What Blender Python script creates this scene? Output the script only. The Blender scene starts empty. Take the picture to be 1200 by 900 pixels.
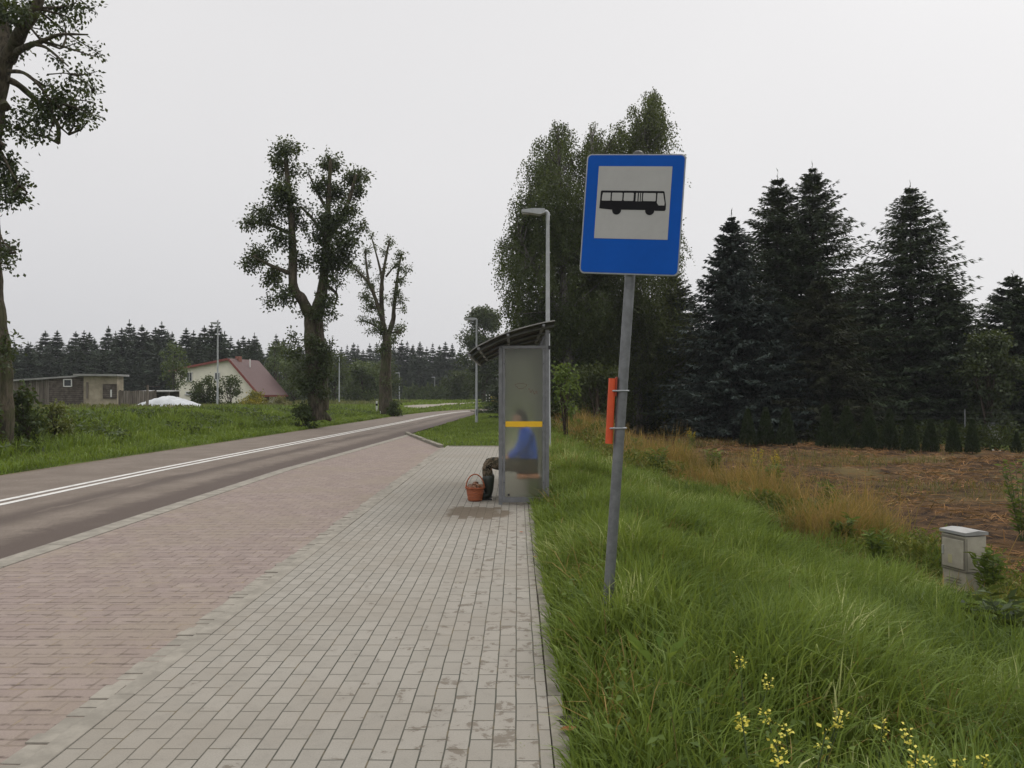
import bpy, bmesh, math, random
import numpy as np
from mathutils import Vector, Matrix, noise as mnoise

random.seed(7)
RNG = np.random.default_rng(11)
sc = bpy.context.scene
COL = sc.collection
PI = math.pi
F = 940.0; CX = 600.0; HZ = 461.0; EYE = 1.5

def P(px, py, d):
    """ground-plan position from a measured direction and a chosen distance"""
    return Vector(((px - CX) / F * d, d, EYE + (HZ - py) / F * d))

# ------------------------------------------------------------------ materials
def new_mat(name):
    m = bpy.data.materials.new(name); m.use_nodes = True
    nt = m.node_tree; nt.nodes.clear()
    out = nt.nodes.new('ShaderNodeOutputMaterial')
    return m, nt, out

def N(nt, typ, **kw):
    n = nt.nodes.new(typ)
    for k, v in kw.items():
        if k.startswith('i_'):
            n.inputs[k[2:].replace('_', ' ')].default_value = v
        else:
            setattr(n, k, v)
    return n

def rgba(c): return (c[0], c[1], c[2], 1.0)

def mix_col(nt, fac, a, b, mode='MIX'):
    n = nt.nodes.new('ShaderNodeMix'); n.data_type = 'RGBA'; n.blend_type = mode
    for sock, val in ((n.inputs[0], fac), (n.inputs[6], a), (n.inputs[7], b)):
        if hasattr(val, 'is_output'): nt.links.new(val, sock)
        else: sock.default_value = val if not isinstance(val, tuple) or len(val) == 4 else rgba(val)
    return n.outputs[2]

def mathn(nt, op, a, b=0.5, clamp=False):
    n = nt.nodes.new('ShaderNodeMath'); n.operation = op; n.use_clamp = clamp
    for i, v in enumerate((a, b)):
        if hasattr(v, 'is_output'): nt.links.new(v, n.inputs[i])
        else: n.inputs[i].default_value = v
    return n.outputs[0]

def maprange(nt, v, a, b, c=0.0, d=1.0):
    n = nt.nodes.new('ShaderNodeMapRange'); n.interpolation_type = 'SMOOTHSTEP'
    nt.links.new(v, n.inputs[0])
    for i, x in enumerate((a, b, c, d)): n.inputs[i + 1].default_value = x
    return n.outputs[0]

def noise_tex(nt, vec, scale, detail=4, rough=0.55, dist=0.0):
    n = nt.nodes.new('ShaderNodeTexNoise')
    n.inputs['Scale'].default_value = scale; n.inputs['Detail'].default_value = detail
    n.inputs['Roughness'].default_value = rough; n.inputs['Distortion'].default_value = dist
    if vec is not None: nt.links.new(vec, n.inputs['Vector'])
    return n.outputs['Fac']

def principled(nt, out, col, rough=0.7, metal=0.0, bump=None, bstr=0.3, bdist=0.01, spec=0.5):
    b = nt.nodes.new('ShaderNodeBsdfPrincipled')
    if hasattr(col, 'is_output'): nt.links.new(col, b.inputs['Base Color'])
    else: b.inputs['Base Color'].default_value = rgba(col)
    if hasattr(rough, 'is_output'): nt.links.new(rough, b.inputs['Roughness'])
    else: b.inputs['Roughness'].default_value = rough
    b.inputs['Metallic'].default_value = metal
    b.inputs['Specular IOR Level'].default_value = spec
    if bump is not None:
        bn = nt.nodes.new('ShaderNodeBump'); bn.inputs['Strength'].default_value = bstr
        bn.inputs['Distance'].default_value = bdist
        nt.links.new(bump, bn.inputs['Height']); nt.links.new(bn.outputs[0], b.inputs['Normal'])
    nt.links.new(b.outputs[0], out.inputs[0])
    return b

def objco(nt):
    return nt.nodes.new('ShaderNodeTexCoord').outputs['Object']

def simple(name, col, rough=0.6, metal=0.0, var=0.25, scale=8.0, bstr=0.15, spec=0.5, col2=None):
    """weathered plain surface: the colour varies with two noises, light bump"""
    m, nt, out = new_mat(name)
    co = objco(nt)
    n1 = noise_tex(nt, co, scale, 6, 0.65); n2 = noise_tex(nt, co, scale * 9, 3)
    dark = col2 if col2 else tuple(c * (1 - var) for c in col)
    f = maprange(nt, n1, 0.35, 0.68)
    c = mix_col(nt, f, dark, col)
    c = mix_col(nt, mathn(nt, 'MULTIPLY', n2, 0.25), c, tuple(x * 0.6 for x in col))
    r = maprange(nt, n1, 0.3, 0.7, rough + 0.08, max(rough - 0.08, 0.02))
    principled(nt, out, c, r, metal, n2, bstr, 0.004, spec)
    return m

def foliage(name, c1, c2, c3=None, trans=0.25, rough=0.5, spec=0.3, scale=0.6):
    """leaf colour varies per leaf (rnd attribute) and per clump (noise)"""
    m, nt, out = new_mat(name)
    at = nt.nodes.new('ShaderNodeAttribute'); at.attribute_name = 'rnd'
    nz = noise_tex(nt, objco(nt), scale, 3)
    f = mathn(nt, 'ADD', mathn(nt, 'MULTIPLY', at.outputs['Fac'], 0.55), mathn(nt, 'MULTIPLY', maprange(nt, nz, 0.3, 0.7), 0.45))
    rp = nt.nodes.new('ShaderNodeValToRGB'); nt.links.new(f, rp.inputs[0])
    rp.color_ramp.elements[0].color = rgba(c1); rp.color_ramp.elements[0].position = 0.15
    rp.color_ramp.elements[1].color = rgba(c2); rp.color_ramp.elements[1].position = 0.8
    if c3:
        e = rp.color_ramp.elements.new(0.96); e.color = rgba(c3)
    b = nt.nodes.new('ShaderNodeBsdfPrincipled')
    nt.links.new(rp.outputs[0], b.inputs['Base Color'])
    b.inputs['Roughness'].default_value = rough; b.inputs['Specular IOR Level'].default_value = spec
    t = nt.nodes.new('ShaderNodeBsdfTranslucent')
    nt.links.new(mix_col(nt, 0.35, rp.outputs[0], (0.3, 0.35, 0.05)), t.inputs[0])
    mx = nt.nodes.new('ShaderNodeMixShader'); mx.inputs[0].default_value = trans
    nt.links.new(b.outputs[0], mx.inputs[1]); nt.links.new(t.outputs[0], mx.inputs[2])
    nt.links.new(mx.outputs[0], out.inputs[0])
    return m

def bark(name, c1, c2, moss=None, scale=3.0):
    m, nt, out = new_mat(name)
    co = objco(nt)
    mp = nt.nodes.new('ShaderNodeMapping'); mp.inputs['Scale'].default_value = (1, 1, 0.22)
    nt.links.new(co, mp.inputs[0])
    n1 = noise_tex(nt, mp.outputs[0], scale * 4, 6, 0.7, 0.4)
    c = mix_col(nt, maprange(nt, n1, 0.35, 0.65), c1, c2)
    if moss:
        n2 = noise_tex(nt, co, scale * 0.5, 4)
        c = mix_col(nt, mathn(nt, 'MULTIPLY', maprange(nt, n2, 0.45, 0.65), 0.7), c, moss)
    principled(nt, out, c, 0.9, 0, n1, 0.9, 0.04, 0.15)
    return m

# ------------------------------------------------------------------ mesh helpers
class MB:
    def __init__(s): s.v = []; s.f = []; s.sm = []
    def add(s, vs, fs, smooth=False):
        o = len(s.v); s.v += [tuple(v) for v in vs]
        s.f += [tuple(i + o for i in f) for f in fs]; s.sm += [smooth] * len(fs)
        return s
    def box(s, c, size, rz=0.0, rx=0.0, ry=0.0, bev=0.0):
        bm = bmesh.new(); bmesh.ops.create_cube(bm, size=1.0)
        for v in bm.verts: v.co = Vector((v.co.x * size[0], v.co.y * size[1], v.co.z * size[2]))
        if bev: bmesh.ops.bevel(bm, geom=list(bm.edges), offset=bev, segments=2, affect='EDGES', profile=0.6)
        M = Matrix.Translation(c) @ Matrix.Rotation(rz, 4, 'Z') @ Matrix.Rotation(ry, 4, 'Y') @ Matrix.Rotation(rx, 4, 'X')
        bm.verts.index_update()
        s.add([M @ v.co for v in bm.verts], [[v.index for v in f.verts] for f in bm.faces]); bm.free()
        return s
    def tube(s, pts, radii, n=8, cap=True, smooth=True):
        pts = [Vector(p) for p in pts]
        if not hasattr(radii, '__len__'): radii = [radii] * len(pts)
        vs = []; fs = []
        t0 = (pts[1] - pts[0]).normalized()
        up = Vector((0, 0, 1)) if abs(t0.z) < 0.9 else Vector((1, 0, 0))
        u = t0.cross(up).normalized(); 
        for i, p in enumerate(pts):
            a = pts[max(i - 1, 0)]; b = pts[min(i + 1, len(pts) - 1)]
            t = (b - a).normalized() if (b - a).length > 1e-9 else t0
            u = (u - t * u.dot(t)); u = u.normalized() if u.length > 1e-6 else t.orthogonal().normalized()
            w = t.cross(u)
            for k in range(n):
                an = 2 * PI * k / n
                vs.append(p + (u * math.cos(an) + w * math.sin(an)) * radii[i])
        for i in range(len(pts) - 1):
            for k in range(n):
                k2 = (k + 1) % n
                fs.append((i * n + k, i * n + k2, (i + 1) * n + k2, (i + 1) * n + k))
        s.add(vs, fs, smooth)
        if cap:
            o = len(vs)
            s.add(vs[:n], [tuple(range(n))[::-1]]); s.add(vs[-n:], [tuple(range(n))])
        return s
    def prism(s, poly, axis_a, axis_b, origin, depth_vec):
        """polygon (2D list) laid on axes a,b and extruded along depth_vec"""
        o = Vector(origin); A = Vector(axis_a); B = Vector(axis_b); D = Vector(depth_vec)
        n = len(poly)
        f = [o + A * p[0] + B * p[1] for p in poly]; bk = [v + D for v in f]
        s.add(f + bk, [tuple(range(n)), tuple(range(2 * n - 1, n - 1, -1))] + [(i, i + n, (i + 1) % n + n, (i + 1) % n) for i in range(n)])
        return s
    def lathe(s, prof, n=20, c=(0, 0, 0), smooth=True):
        vs = []; fs = []
        for r, z in prof:
            for k in range(n):
                a = 2 * PI * k / n; vs.append((c[0] + r * math.cos(a), c[1] + r * math.sin(a), c[2] + z))
        for i in range(len(prof) - 1):
            for k in range(n):
                k2 = (k + 1) % n; fs.append((i * n + k, i * n + k2, (i + 1) * n + k2, (i + 1) * n + k))
        return s.add(vs, fs, smooth)
    def build(s, name, mat, parent=None, loc=None, fix=True):
        me = bpy.data.meshes.new(name); me.from_pydata(s.v, [], s.f)
        me.polygons.foreach_set('use_smooth', s.sm)
        if fix:
            bm = bmesh.new(); bm.from_mesh(me); bmesh.ops.recalc_face_normals(bm, faces=bm.faces); bm.to_mesh(me); bm.free()
        me.materials.append(mat); me.update()
        return link(name, me, parent, loc)

def link(name, me, parent=None, loc=None):
    o = bpy.data.objects.new(name, me); COL.objects.link(o)
    if parent: o.parent = parent
    if loc is not None: o.location = loc
    return o

def tag(o, label=None, cat=None, group=None, kind=None):
    for k, v in (('label', label), ('category', cat), ('group', group), ('kind', kind)):
        if v: o[k] = v
    return o

def thing(name, label, cat, loc=(0, 0, 0), rz=0.0, group=None):
    o = bpy.data.objects.new(name, None); COL.objects.link(o)
    o.location = loc; o.rotation_euler = (0, 0, rz); o.empty_display_size = 0.2
    return tag(o, label, cat, group)

def copy_tree(o, label, loc, rz=0.0, s=(1, 1, 1), group=None):
    kids = list(o.children)
    r = o.copy(); COL.objects.link(r)
    r.location = loc; r.rotation_euler = (0, 0, rz); r.scale = s; r['label'] = label
    if group: r['group'] = group
    for c in kids:
        k = c.copy(); COL.objects.link(k); k.parent = r
        for g in list(c.children):
            h = g.copy(); COL.objects.link(h); h.parent = k
    return r

def np_mesh(name, V, faces_idx, loop_tot, mat, parent=None, rnd=None, smooth=False):
    me = bpy.data.meshes.new(name)
    V = np.asarray(V, dtype=np.float32).reshape(-1, 3)
    me.vertices.add(len(V)); me.vertices.foreach_set('co', V.ravel())
    li = np.asarray(faces_idx, dtype=np.int32).ravel()
    lt = np.asarray(loop_tot, dtype=np.int32)
    me.loops.add(len(li)); me.loops.foreach_set('vertex_index', li)
    me.polygons.add(len(lt))
    st = np.zeros(len(lt), dtype=np.int32); st[1:] = np.cumsum(lt)[:-1]
    me.polygons.foreach_set('loop_start', st); me.polygons.foreach_set('loop_total', lt)
    if smooth: me.polygons.foreach_set('use_smooth', np.ones(len(lt), dtype=bool))
    me.update(calc_edges=True)
    if rnd is not None:
        a = me.attributes.new('rnd', 'FLOAT', 'FACE'); a.data.foreach_set('value', np.asarray(rnd, dtype=np.float32))
    me.materials.append(mat)
    return link(name, me, parent)

def norm(a): return a / np.maximum(np.linalg.norm(a, axis=-1, keepdims=True), 1e-9)

def leaves(name, C, D, L, W, mat, parent=None, up=None, rnd=None, fold=0.12):
    """rhombic leaves: centre C, axis D, length L, width W, loosely facing up"""
    C = np.asarray(C, float); n = len(C); D = norm(np.asarray(D, float))
    L = np.broadcast_to(np.asarray(L, float), (n,))[:, None]; W = np.broadcast_to(np.asarray(W, float), (n,))[:, None]
    if up is None: up = norm(RNG.normal(size=(n, 3)) * 0.7 + np.array([0, 0, 0.8]))
    S = norm(np.cross(D, up)); Nn = np.cross(S, D)
    b = C - D * L * 0.5; t = C + D * L * 0.5 - Nn * L * fold
    l = C - S * W * 0.5 + Nn * W * 0.12; r = C + S * W * 0.5 + Nn * W * 0.12
    V = np.stack([b, r, t, l], axis=1).reshape(-1, 3)
    idx = np.arange(n * 4)
    if rnd is None: rnd = RNG.random(n)
    return np_mesh(name, V, idx, np.full(n, 4), mat, parent, rnd)

def blades(name, base, h, w, lean, az, mat, rnd, parent=None, curve=1.0):
    """grass blades: three bending segments each"""
    n = len(base); base = np.asarray(base, float)
    dirh = np.stack([np.cos(az), np.sin(az), np.zeros(n)], 1)
    fa = az + RNG.normal(0, 0.8, n) + PI / 2
    side = np.stack([np.cos(fa), np.sin(fa), np.zeros(n)], 1)
    rows = []
    for s, ww in ((0.0, 0.8), (0.4, 1.0), (0.75, 0.7)):
        off = lean * (s ** 1.9) * h; zz = h * (s - 0.30 * curve * lean * s ** 2.2)
        c = base + dirh * off[:, None]; c[:, 2] += zz
        rows.append(c - side * (w * ww * 0.5)[:, None]); rows.append(c + side * (w * ww * 0.5)[:, None])
    c = base + dirh * (lean * h)[:, None]; c[:, 2] += h * (1 - 0.42 * curve * lean)
    rows.append(c)
    V = np.stack(rows, axis=1).reshape(-1, 3)
    o = (np.arange(n) * 7)[:, None]
    pat = np.array([[0, 1, 3, 2, 2, 3, 5, 4, 4, 5, 6]])
    idx = (o + pat).ravel()
    lt = np.tile([4, 4, 3], n)
    return np_mesh(name, V, idx, lt, mat, parent, np.repeat(rnd, 3), smooth=False)

def sstep(a, b, x):
    t = np.clip((x - a) / (b - a), 0, 1); return t * t * (3 - 2 * t)

def vnoise(x, y, s, seed=0.0):
    x = np.atleast_1d(x); y = np.atleast_1d(y)
    return np.array([mnoise.noise(Vector((a * s + seed, b * s - seed, seed * 0.7))) for a, b in zip(x, y)])

def fnoise(x, y, s, seed):
    """cheap vector noise: a few rotated sines"""
    r = np.random.default_rng(int(seed)); o = 0
    for k in range(5):
        a = r.random() * 6.28; f = s * (0.6 + 1.3 * r.random()); p = r.random() * 6.28
        o = o + np.sin((x * np.cos(a) + y * np.sin(a)) * f + p + 1.3 * np.sin((y * np.cos(a) - x * np.sin(a)) * f * 0.7 + p * 2))
    return o / 5

# ------------------------------------------------------------------ road line and terrain
RC = [(-7.25, -60), (-7.25, -20), (-7.25, 0), (-7.25, 8), (-7.2, 15), (-7.0, 20), (-6.5, 30), (-5.95, 42), (-5.25, 58), (-3.9, 69), (-0.6, 79), (5, 86.5), (14, 92), (30, 97), (60, 103), (160, 118)]
def catmull(pts, per=10):
    pts = [np.array(p, float) for p in pts]; out = []
    q = [2 * pts[0] - pts[1]] + pts + [2 * pts[-1] - pts[-2]]
    for i in range(1, len(q) - 2):
        for k in range(per):
            t = k / per; a, b, c, d = q[i - 1], q[i], q[i + 1], q[i + 2]
            out.append(0.5 * (2 * b + (c - a) * t + (2 * a - 5 * b + 4 * c - d) * t * t + (3 * b - 3 * c + d - a) * t ** 3))
    out.append(pts[-1]); return np.array(out)
ROAD = catmull(RC)
HW = 2.5
def road_sd(x, y):
    """signed distance to the road axis, positive on its left side"""
    x = np.asarray(x, float).ravel(); y = np.asarray(y, float).ravel()
    best = np.full(x.shape, 1e9); sd = np.zeros(x.shape)
    if len(x) > 3000 and x.min() > -30 and y.max() < 60:
        cxx = np.interp(y, ROAD[:100, 1], ROAD[:100, 0]); tt = np.interp(y, ROAD[:100, 1], np.gradient(ROAD[:100, 0], ROAD[:100, 1]))
        return (cxx - x) / np.sqrt(1 + tt * tt)
    if len(x) <= 400:
        A = ROAD[:-1]; Ev = np.diff(ROAD, axis=0); L2 = (Ev ** 2).sum(1)
        px_ = x[:, None] - A[None, :, 0]; py_ = y[:, None] - A[None, :, 1]
        t = np.minimum(np.maximum((px_ * Ev[:, 0] + py_ * Ev[:, 1]) / L2, 0), 1)
        dx = px_ - t * Ev[:, 0]; dy = py_ - t * Ev[:, 1]; d = np.hypot(dx, dy); k = np.argmin(d, 1); ar = np.arange(len(x))
        cr = Ev[k, 0] * dy[ar, k] - Ev[k, 1] * dx[ar, k]
        return np.where(cr > 0, d[ar, k], -d[ar, k])
    for i in range(len(ROAD) - 1):
        a = ROAD[i]; b = ROAD[i + 1]; e = b - a; L2 = e @ e
        t = np.clip(((x - a[0]) * e[0] + (y - a[1]) * e[1]) / L2, 0, 1)
        dx = x - a[0] - t * e[0]; dy = y - a[1] - t * e[1]
        d = np.hypot(dx, dy); cr = e[0] * dy - e[1] * dx
        m = d < best; best[m] = d[m]; sd[m] = np.where(cr[m] > 0, d[m], -d[m])
    return sd
SH = 0.0064
BX_Y = [-30, 0, 7, 10, 13, 17, 21, 28, 36, 44]; BX_X = [4.6, 4.5, 4.4, 4.3, 4.15, 3.7, 3.3, 2.9, 2.6, 2.4]
def field_x(y): return np.interp(y, BX_Y, BX_X)
FEN = [(3.0, 47.0), (7.0, 43.0), (11.6, 36.5), (18.0, 31.0), (27.0, 24.0), (40, 16)]
def fence_y(x): return np.interp(x, [p[0] for p in FEN], [p[1] for p in FEN])
def terrain(x, y):
    shp = np.shape(x); x = np.asarray(x, float).ravel(); y = np.asarray(y, float).ravel()
    sd = road_sd(x, y); s = sd - HW
    hb = np.interp(y, [-60, 24, 35, 45, 60, 75, 100, 400], [0.74, 0.68, 0.60, 0.52, 0.33, 0.22, 0.42, 0.6])
    nz = fnoise(x, y, 0.9, 3) * 0.05 + fnoise(x, y, 3.1, 4) * 0.02
    zl = -0.03 + hb * (0.12 * sstep(0.2, 1.6, s) + 0.88 * sstep(1.3, 4.9, s)) + nz * sstep(0.3, 1.5, s)
    xl = x - SH * y
    dep = -0.6 * sstep(0.5, 4.6, xl) * (1 - sstep(50, 78, y))
    zr = -0.02 + dep + nz * sstep(0.3, 1.0, xl)
    far = sstep(22.9, 24.0, y)
    zr = zr + nz * 0.8 * far
    z = np.where(sd > 0, zl, zr)
    walk = (xl < 0.32) & (y < 22.95) & (xl > -2.3)
    bay = (xl <= -1.9) & (sd < 0) & (y < 22.6 + (-1.9 - xl) / 2.0 * 7.6)
    road = np.abs(sd) < HW + 0.12
    z = np.where(walk | bay | road, -0.12, z)
    return z.reshape(shp)
from functools import lru_cache
@lru_cache(None)
def tz(x, y): return float(terrain(np.array([x]), np.array([y]))[0])

# ------------------------------------------------------------------ ground and field
def ground_mat():
    m, nt, out = new_mat('meadow_ground')
    co = objco(nt)
    a = noise_tex(nt, co, 0.35, 5, 0.6); b = noise_tex(nt, co, 5.0, 5, 0.7); c3 = noise_tex(nt, co, 40.0, 3, 0.7)
    c = mix_col(nt, maprange(nt, a, 0.35, 0.65), (0.06, 0.09, 0.016), (0.11, 0.145, 0.03))
    c = mix_col(nt, mathn(nt, 'MULTIPLY', maprange(nt, b, 0.45, 0.72), 0.6), c, (0.10, 0.085, 0.035))
    c = mix_col(nt, mathn(nt, 'MULTIPLY', maprange(nt, c3, 0.4, 0.7), 0.55), c, (0.02, 0.028, 0.01))
    principled(nt, out, c, 0.95, 0, c3, 0.8, 0.05, 0.1)
    return m
def field_mat():
    m, nt, out = new_mat('mown_field_soil')
    co = objco(nt)
    a = noise_tex(nt, co, 0.28, 5, 0.6, 0.5); b = noise_tex(nt, co, 2.2, 6, 0.7, 0.6); c3 = noise_tex(nt, co, 28.0, 5, 0.75)
    c = mix_col(nt, maprange(nt, b, 0.40, 0.62), (0.026, 0.016, 0.011), (0.140, 0.080, 0.038))
    c = mix_col(nt, mathn(nt, 'MULTIPLY', maprange(nt, a, 0.48, 0.66), 0.75), c, (0.17, 0.135, 0.055))
    c = mix_col(nt, mathn(nt, 'MULTIPLY', maprange(nt, c3, 0.5, 0.72), 0.7), c, (0.23, 0.15, 0.08))
    principled(nt, out, c, 0.95, 0, c3, 1.0, 0.08, 0.1)
    return m
def axis(parts):
    out = []
    for a, b, st in parts:
        out += list(np.arange(a, b, st))
    return np.array(out + [parts[-1][1]])
xs = axis([(-900, -200, 100), (-200, -60, 14), (-60, -18, 1.0), (-18, 9, 0.25), (9, 30, 0.4), (30, 60, 2.0), (60, 200, 14), (200, 900, 100)])
ys = axis([(-300, -30, 30), (-30, -2, 1.5), (-2, 50, 0.25), (50, 130, 1.2), (130, 240, 12), (240, 1000, 95)])
X, Y = np.meshgrid(xs, ys)
Z = terrain(X, Y)
nx, ny = len(xs), len(ys)
ii = np.arange((ny - 1) * (nx - 1)); r_, c_ = ii // (nx - 1), ii % (nx - 1)
quads = np.stack([r_ * nx + c_, r_ * nx + c_ + 1, (r_ + 1) * nx + c_ + 1, (r_ + 1) * nx + c_], 1)
fcx = (xs[:-1] + xs[1:])[c_] / 2; fcy = (ys[:-1] + ys[1:])[r_] / 2
wob = fnoise(fcx, fcy, 1.4, 9) * 0.5
isf = (fcx > field_x(fcy) + wob) & (fcy < fence_y(fcx) - 0.6 + wob) & (fcx < 45) & (fcy > -30) & (fcy < 46)
Vg = np.stack([X.ravel(), Y.ravel(), Z.ravel()], 1)
def submesh(name, mask, mat, bump=0):
    q = quads[mask]; u, inv = np.unique(q, return_inverse=True)
    V = Vg[u].copy()
    if bump:
        V[:, 2] += bump * (fnoise(V[:, 0], V[:, 1], 2.6, 21) * 0.6 + fnoise(V[:, 0], V[:, 1], 7.0, 22) * 0.5)
    return np_mesh(name, V, inv.reshape(-1), np.full(len(q), 4), mat, smooth=True)
tag(submesh('ground', ~isf, ground_mat()), kind='structure')
tag(submesh('field', isf, field_mat(), 0.10), kind='structure')

# ------------------------------------------------------------------ paved surfaces
def brick_mat(name, c1, c2, mortar, swap, stain, stain2, dirt, seedshift, bw=0.2, rh=0.1, ms=0.0035, dirtamt=0.5, spots=True):
    m, nt, out = new_mat(name)
    co = objco(nt)
    wn = nt.nodes.new('ShaderNodeTexNoise'); wn.inputs['Scale'].default_value = 3.0; nt.links.new(co, wn.inputs['Vector'])
    vm = nt.nodes.new('ShaderNodeVectorMath'); vm.operation = 'SCALE'; vm.inputs['Scale'].default_value = 0.012
    nt.links.new(wn.outputs['Color'], vm.inputs[0])
    va = nt.nodes.new('ShaderNodeVectorMath'); va.operation = 'ADD'; nt.links.new(co, va.inputs[0]); nt.links.new(vm.outputs[0], va.inputs[1])
    sp = nt.nodes.new('ShaderNodeSeparateXYZ'); nt.links.new(va.outputs[0], sp.inputs[0])
    cb = nt.nodes.new('ShaderNodeCombineXYZ')
    nt.links.new(sp.outputs[1 if swap else 0], cb.inputs[0]); nt.links.new(sp.outputs[0 if swap else 1], cb.inputs[1])
    br = nt.nodes.new('ShaderNodeTexBrick'); nt.links.new(cb.outputs[0], br.inputs['Vector'])
    br.inputs['Scale'].default_value = 1.0; br.inputs['Brick Width'].default_value = bw; br.inputs['Row Height'].default_value = rh
    br.inputs['Mortar Size'].default_value = ms; br.inputs['Mortar Smooth'].default_value = 0.25
    br.inputs['Color1'].default_value = rgba(c1); br.inputs['Color2'].default_value = rgba(c2); br.inputs['Mortar'].default_value = rgba(mortar)
    br.inputs['Bias'].default_value = 0.0
    # a second brick node gives each stone its own random value for stains
    b2 = nt.nodes.new('ShaderNodeTexBrick'); nt.links.new(cb.outputs[0], b2.inputs['Vector'])
    b2.inputs['Scale'].default_value = 1.0; b2.inputs['Brick Width'].default_value = bw; b2.inputs['Row Height'].default_value = rh
    b2.inputs['Mortar Size'].default_value = 0.0; b2.inputs['Color1'].default_value = (0, 0, 0, 1); b2.inputs['Color2'].default_value = (1, 1, 1, 1)
    b2.inputs['Mortar'].default_value = (0, 0, 0, 1)
    n1 = noise_tex(nt, co, 0.7, 5, 0.6); n2 = noise_tex(nt, co, 9.0, 6, 0.7, 0.3); n3 = noise_tex(nt, co, 140.0, 2)
    c = br.outputs['Color']
    c = mix_col(nt, mathn(nt, 'MULTIPLY', maprange(nt, n1, 0.4, 0.7), dirtamt), c, dirt)
    c = mix_col(nt, mathn(nt, 'MULTIPLY', maprange(nt, n3, 0.35, 0.75), 0.28), c, tuple(x * 0.55 for x in c1))
    c = mix_col(nt, mathn(nt, 'MULTIPLY', maprange(nt, n2, 0.45, 0.75), 0.35), c, tuple(x * 0.6 for x in c1))
    if spots:
        # damp stains: strongest near the grass edge, soak single stones
        sx = nt.nodes.new('ShaderNodeSeparateXYZ'); nt.links.new(co, sx.inputs[0])
        edge = maprange(nt, sx.outputs[0], -1.3, 0.1, 0.0, 1.0)
        bv = b2.outputs['Color']
        f = mathn(nt, 'ADD', mathn(nt, 'MULTIPLY', n2, 1.0), mathn(nt, 'MULTIPLY', bv, 0.12))
        f = mathn(nt, 'ADD', f, mathn(nt, 'MULTIPLY', edge, 0.10))
        f = maprange(nt, f, 0.715, 0.78)
        c = mix_col(nt, mathn(nt, 'MULTIPLY', f, 0.62), c, stain)
        # the puddle stain beside the shelter
        d = nt.nodes.new('ShaderNodeVectorMath'); d.operation = 'SUBTRACT'; nt.links.new(co, d.inputs[0]); d.inputs[1].default_value = (-0.50, 10.15, 0)
        d2 = nt.nodes.new('ShaderNodeVectorMath'); d2.operation = 'MULTIPLY'; nt.links.new(d.outputs[0], d2.inputs[0]); d2.inputs[1].default_value = (1.55, 1.15, 0)
        ln = nt.nodes.new('ShaderNodeVectorMath'); ln.operation = 'LENGTH'; nt.links.new(d2.outputs[0], ln.inputs[0])
        g = mathn(nt, 'ADD', ln.outputs['Value'], mathn(nt, 'ADD', mathn(nt, 'MULTIPLY', n2, 0.7), mathn(nt, 'MULTIPLY', bv, -0.35)))
        g = maprange(nt, g, 0.86, 0.66)
        c = mix_col(nt, mathn(nt, 'MULTIPLY', g, 0.85), c, stain2)
    if not spots:
        # open course joints, broken where sand fills them, and pale worn patches
        fr = mathn(nt, 'FRACT', mathn(nt, 'DIVIDE', mathn(nt, 'ADD', sp.outputs[1], mathn(nt, 'MULTIPLY', noise_tex(nt, co, 5.0, 4, .7), 0.05)), rh), 0)
        ln_ = mathn(nt, 'ABSOLUTE', mathn(nt, 'SUBTRACT', fr, 0.5), 0)
        jn = mathn(nt, 'MULTIPLY', maprange(nt, ln_, 0.10, 0.02), maprange(nt, n2, 0.40, 0.58))
        c = mix_col(nt, mathn(nt, 'MULTIPLY', jn, 0.75), c, (0.060, 0.044, 0.036))
        c = mix_col(nt, mathn(nt, 'MULTIPLY', maprange(nt, noise_tex(nt, co, 2.3, 6, .75, .6), 0.52, 0.72), 0.55), c, (0.270, 0.225, 0.175))
    hgt = mathn(nt, 'SUBTRACT', mathn(nt, 'ADD', mathn(nt, 'MULTIPLY', n3, 0.22), mathn(nt, 'MULTIPLY', b2.outputs['Color'], 0.5)), br.outputs['Fac'])
    # sand and moss lodged in some of the joints
    c = mix_col(nt, mathn(nt, 'MULTIPLY', br.outputs['Fac'], maprange(nt, noise_tex(nt, co, 6.0, 4, .7), 0.5, 0.66)), c, (0.13, 0.108, 0.07) if spots else (0.24, 0.19, 0.13))
    principled(nt, out, c, 0.88, 0, hgt, 0.7, 0.006, 0.25)
    return m

def grid_sheet(name, poly_x0, poly_x1, y0, y1, z, mat, rows=40):
    """a sheet between two x(y) edges"""
    mb = MB(); yy = np.linspace(y0, y1, rows)
    vs = []; fs = []
    for i, y in enumerate(yy):
        a, b = poly_x0(y), poly_x1(y)
        zz = z(y) if callable(z) else z
        vs += [(a, y, zz), (b, y, zz)]
        if i: fs.append((2 * i - 2, 2 * i - 1, 2 * i + 1, 2 * i))
    mb.add(vs, fs)
    o = mb.build(name, mat); o.rotation_euler = (0, 0, -SH)
    return tag(o, kind='structure')

WALK = brick_mat('grey_paving_bricks', (0.250, 0.233, 0.202), (0.284, 0.265, 0.232), (0.042, 0.045, 0.034), True,
                 (0.105, 0.083, 0.06), (0.10, 0.075, 0.05), (0.215, 0.188, 0.152), 0, ms=0.004)
BAY = brick_mat('red_brown_paving_bricks', (0.222, 0.175, 0.157), (0.262, 0.213, 0.192), (0.165, 0.130, 0.110), False,
                (0.2, 0.15, 0.12), (0.2, 0.15, 0.12), (0.235, 0.195, 0.155), 3, bw=0.2, rh=0.165, ms=0.008, dirtamt=0.85, spots=False)
grid_sheet('pavement', lambda y: -1.90, lambda y: 0.145, -4, 22.7, 0.0, WALK)
bay_r = lambda y: -1.99 if y < 22.3 else -1.99 - (y - 22.3) / 7.6 * 2.0
road_r = lambda y: float(np.interp(y, [-60, 8, 12, 16, 20, 25, 30], [-4.72, -4.72, -4.72, -4.72, -4.5, -4.25, -4.02]))
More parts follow.
